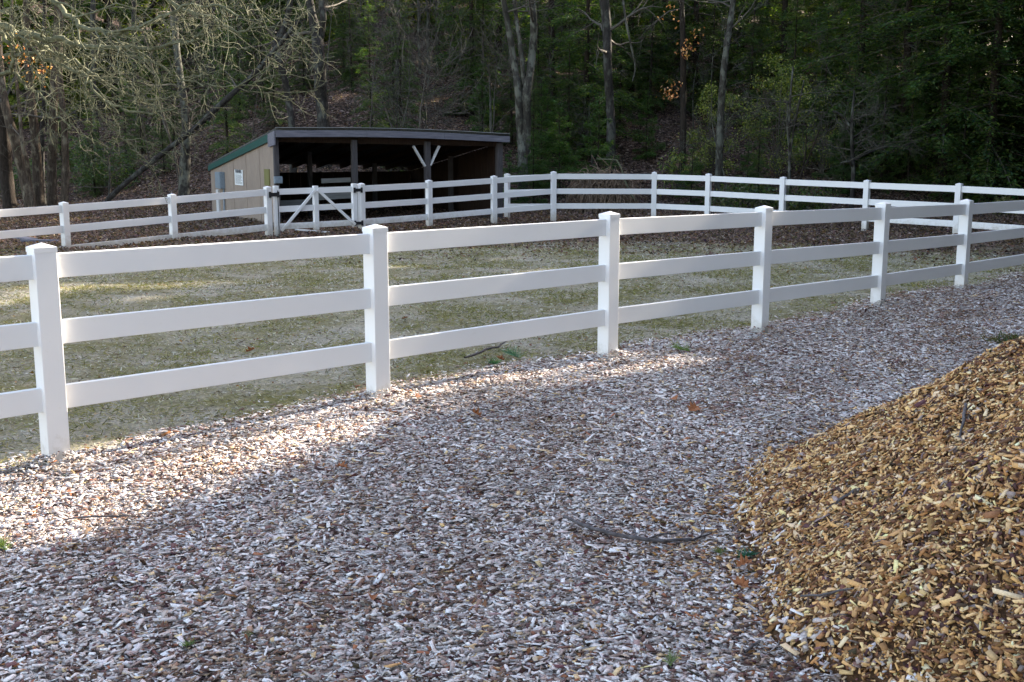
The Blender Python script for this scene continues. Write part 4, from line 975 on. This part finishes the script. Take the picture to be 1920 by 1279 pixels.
hang('orange leaves high by the dark slender trunk', 1296, 72, 38.5, 36, .2, OC, .11)
hang('scattered orange leaves near the top of the dark slender trunk', 1262, 22, 38.5, 30, .3, OC, .11)
# ---- brush pile behind the far fence
bp = gpt(1132, 34.0); bo = empty('brush_pile', bp); tag(bo, 'dome of dry cut brush and twigs behind the far fence', 'brush pile')
tb = TB()
for k in range(420):
    a = random.uniform(0, 6.28); r1 = random.uniform(.2, 1.0); a2 = a+random.gauss(0, .9)
    h = 1.45*random.uniform(.5, 1.0)*math.sqrt(max(.1, 1-r1*.6))
    P0 = Vector((math.cos(a)*1.25*r1, math.sin(a)*.8*r1, 0)); P2 = Vector((math.cos(a2)*.9*random.random(), math.sin(a2)*.6*random.random(), h))
    P1 = (P0*1.1+P2)/2+Vector((0, 0, h*.35))+rv(.1)
    tb.tube([tuple(q) for q in smooth_path([P0, P1, P2, P2+rv(.3)-Vector((0, 0, .2))], 3)], np.linspace(.02, .007, 10), 3)
tb.build('twigs', M['dry_twig'], bo)
tb = TB(); tb.tube([tuple(at(x, y, 33.6)-bo.location) for x, y in [(1192, 376), (1183, 365), (1172, 340), (1165, 315), (1156, 300), (1140, 299), (1118, 298)]], [.035, .035, .03, .03, .025, .02, .012], 6); tb.build('bough', M['twig'], bo)
# ---- planks and stones lying about
def plank(label, a, b_, w, t, mat, name='plank', cat='plank'):
    a = G(*a); b_ = G(*b_); o_ = a.copy(); p = BM().bar(Vector((0, 0, t)), b_-a+Vector((0, 0, t)), w, t, .004).build(name, mat); p.location = o_; tag(p, label, cat)
plank('thin white board lying on the ground below the gate', (556, 433), (615, 438), .09, .03, M['whitewood'])
plank('pale grey plank lying behind the far fence at the left edge', (22, 448), (62, 454), .2, .05, M['greywood'])
plank('long grey plank lying behind the far fence left of the second far post', (40, 455), (110, 457), .12, .05, M['greywood'])

# ------------------------------------------------------------------ unseen trees added at right for shade, crowns cut to pass a sun strip
ce = math.tan(SUN_EL)
strip = [(-60, 965, .70), (150, 905, .64), (330, 866, .56), (520, 812, .46), (760, 755, .38), (960, 716, .38), (1130, 694, .42), (1250, 684, .34)]
SP_ = [(G(x, y), w*1.75) for x, y, w in strip]; SPT = np.array([(p.x, p.y, w) for p, w in SP_])
def lit(q):   # q: Nx2 ground points hit by the sun ray through a leaf
    d = np.full(len(q), 9.0)
    for a, b_ in zip(SPT[:-1], SPT[1:]):
        ab = b_[:2]-a[:2]; t = np.clip(((q-a[:2])@ab)/(ab@ab), 0, 1); c_ = a[:2]+t[:, None]*ab; w = a[2]+(b_[2]-a[2])*t
        d = np.minimum(d, np.linalg.norm(q-c_, axis=1)/w)
    return d
FA = np.array(L0)-np.array(LD)*7.0; FB = np.array(L0)+np.array(LD)*.55
def reject(Pw):
    q = np.stack([Pw[:, 0]-SX*Pw[:, 2]/ce, Pw[:, 1]-SY*Pw[:, 2]/ce], -1)
    d = lit(q); nz = .22*snoise(q[:, 0], q[:, 1], .9, 77, 3)
    t = np.clip((q-FA)@np.array(LD), 0, np.linalg.norm(FB-FA)); c_ = FA+t[:, None]*np.array(LD)
    return (d+nz+rng.uniform(0, .75, len(q))**2 < 1.05) | (np.linalg.norm(q-c_, axis=1) < .33)
gS = 'unseen shade hemlocks added beyond the right edge'; lS = 'unseen tall hemlock added as a shade caster beyond the right edge of the view'
us = [(.7, 14.5), (-4.6, 23), (-4.9, 42), (4.2, 15.5), (-1.2, 20.5), (2.5, 20), (-10.2, 33.5), (-8.3, 27), (-6.2, 31), (-3.6, 27), (-1.0, 30), (1.6, 27), (4.2, 30), (-12.4, 38), (-9.6, 37), (-7.0, 37), (-4.6, 36), (-2.2, 37), (.5, 36), (3.2, 37), (7, 30), (6, 38)]
us = [(u, t, random.uniform(19, 21)) for u, t in us]+[(-13.5, 42, 15.5), (-15, 46, 17), (-16.8, 50, 18.5), (-11.2, 36, 14.5), (-18.5, 54, 20), (-20.5, 57, 21)]
for i, (u, t, Hh) in enumerate(us):
    X = SX*t+SY*u; Yv = SY*t-SX*u; z = float(H(X, Yv))
    par = make_pine(Hh, .4, 3.2, 15000, GR1, .2, .2, 500+i, (.42, .20), .45, reject=reject, origin=Vector((X, Yv, z)), gaps=.1)
    place_pine(par, 'hemlock_tree', lS, (X, Yv, z), 0, 1, gS)

gB = 'unseen sky blocking trees added behind the photographer'
for i, (X, Yv) in enumerate([(5.5, -5), (9.5, -3), (13, 1), (8, -9), (12.5, -6), (2, -9), (16, -2), (4, -13)]):  # unseen trees added to cut the skylight on the fence front faces
    z = float(H(X, Yv)); par = make_pine(19, .6, 3.4, 9000, GR1, .2, .2, 700+i, (.45, .24), .5, gaps=.1)
    place_pine(par, 'hemlock_tree', 'unseen tall hemlock added as a sky blocker behind the photographer', (X, Yv, z), 0, 1, gB)

# ------------------------------------------------------------------ light, sky, camera
w = bpy.data.worlds.new('World'); bpy.context.scene.world = w; w.use_nodes = True
nt = w.node_tree; bg = nt.nodes['Background']; sk = nt.nodes.new('ShaderNodeTexSky'); sk.sky_type = 'NISHITA'; sk.sun_disc = False
sk.sun_elevation = SUN_EL; sk.sun_rotation = SUN_AZ; sk.air_density = 1.0; sk.dust_density = 1.5; sk.ozone_density = 1.0
wb = mix(nt, 1.0, sk.outputs[0], (1.2, 1.0, .87), 'MULTIPLY'); nt.links.new(wb, bg.inputs[0]); bg.inputs[1].default_value = .12
sl = bpy.data.lights.new('sun', 'SUN'); sl.energy = 5.0; sl.angle = R(.53); sl.color = (1, .87, .70)
so = bpy.data.objects.new('sun', sl); C.objects.link(so)
so.rotation_euler = Vector((SX*math.cos(SUN_EL), SY*math.cos(SUN_EL), math.sin(SUN_EL))).to_track_quat('Z', 'Y').to_euler()
cam = bpy.data.cameras.new('camera'); cam.sensor_width = 36; cam.lens = F/1920*36; cam.clip_end = 600; cam.clip_start = .05
cob = bpy.data.objects.new('camera', cam); C.objects.link(cob); cob.location = (0, 0, EYE); cob.rotation_euler = (math.pi/2-PITCH, 0, 0)
sc = bpy.context.scene; sc.camera = cob
sc.view_settings.view_transform = 'Standard'; sc.view_settings.look = 'None'; sc.view_settings.exposure = 2.64; sc.view_settings.gamma = 1
sc.cycles.max_bounces = 6; sc.cycles.diffuse_bounces = 3; sc.cycles.transmission_bounces = 3; sc.cycles.glossy_bounces = 2
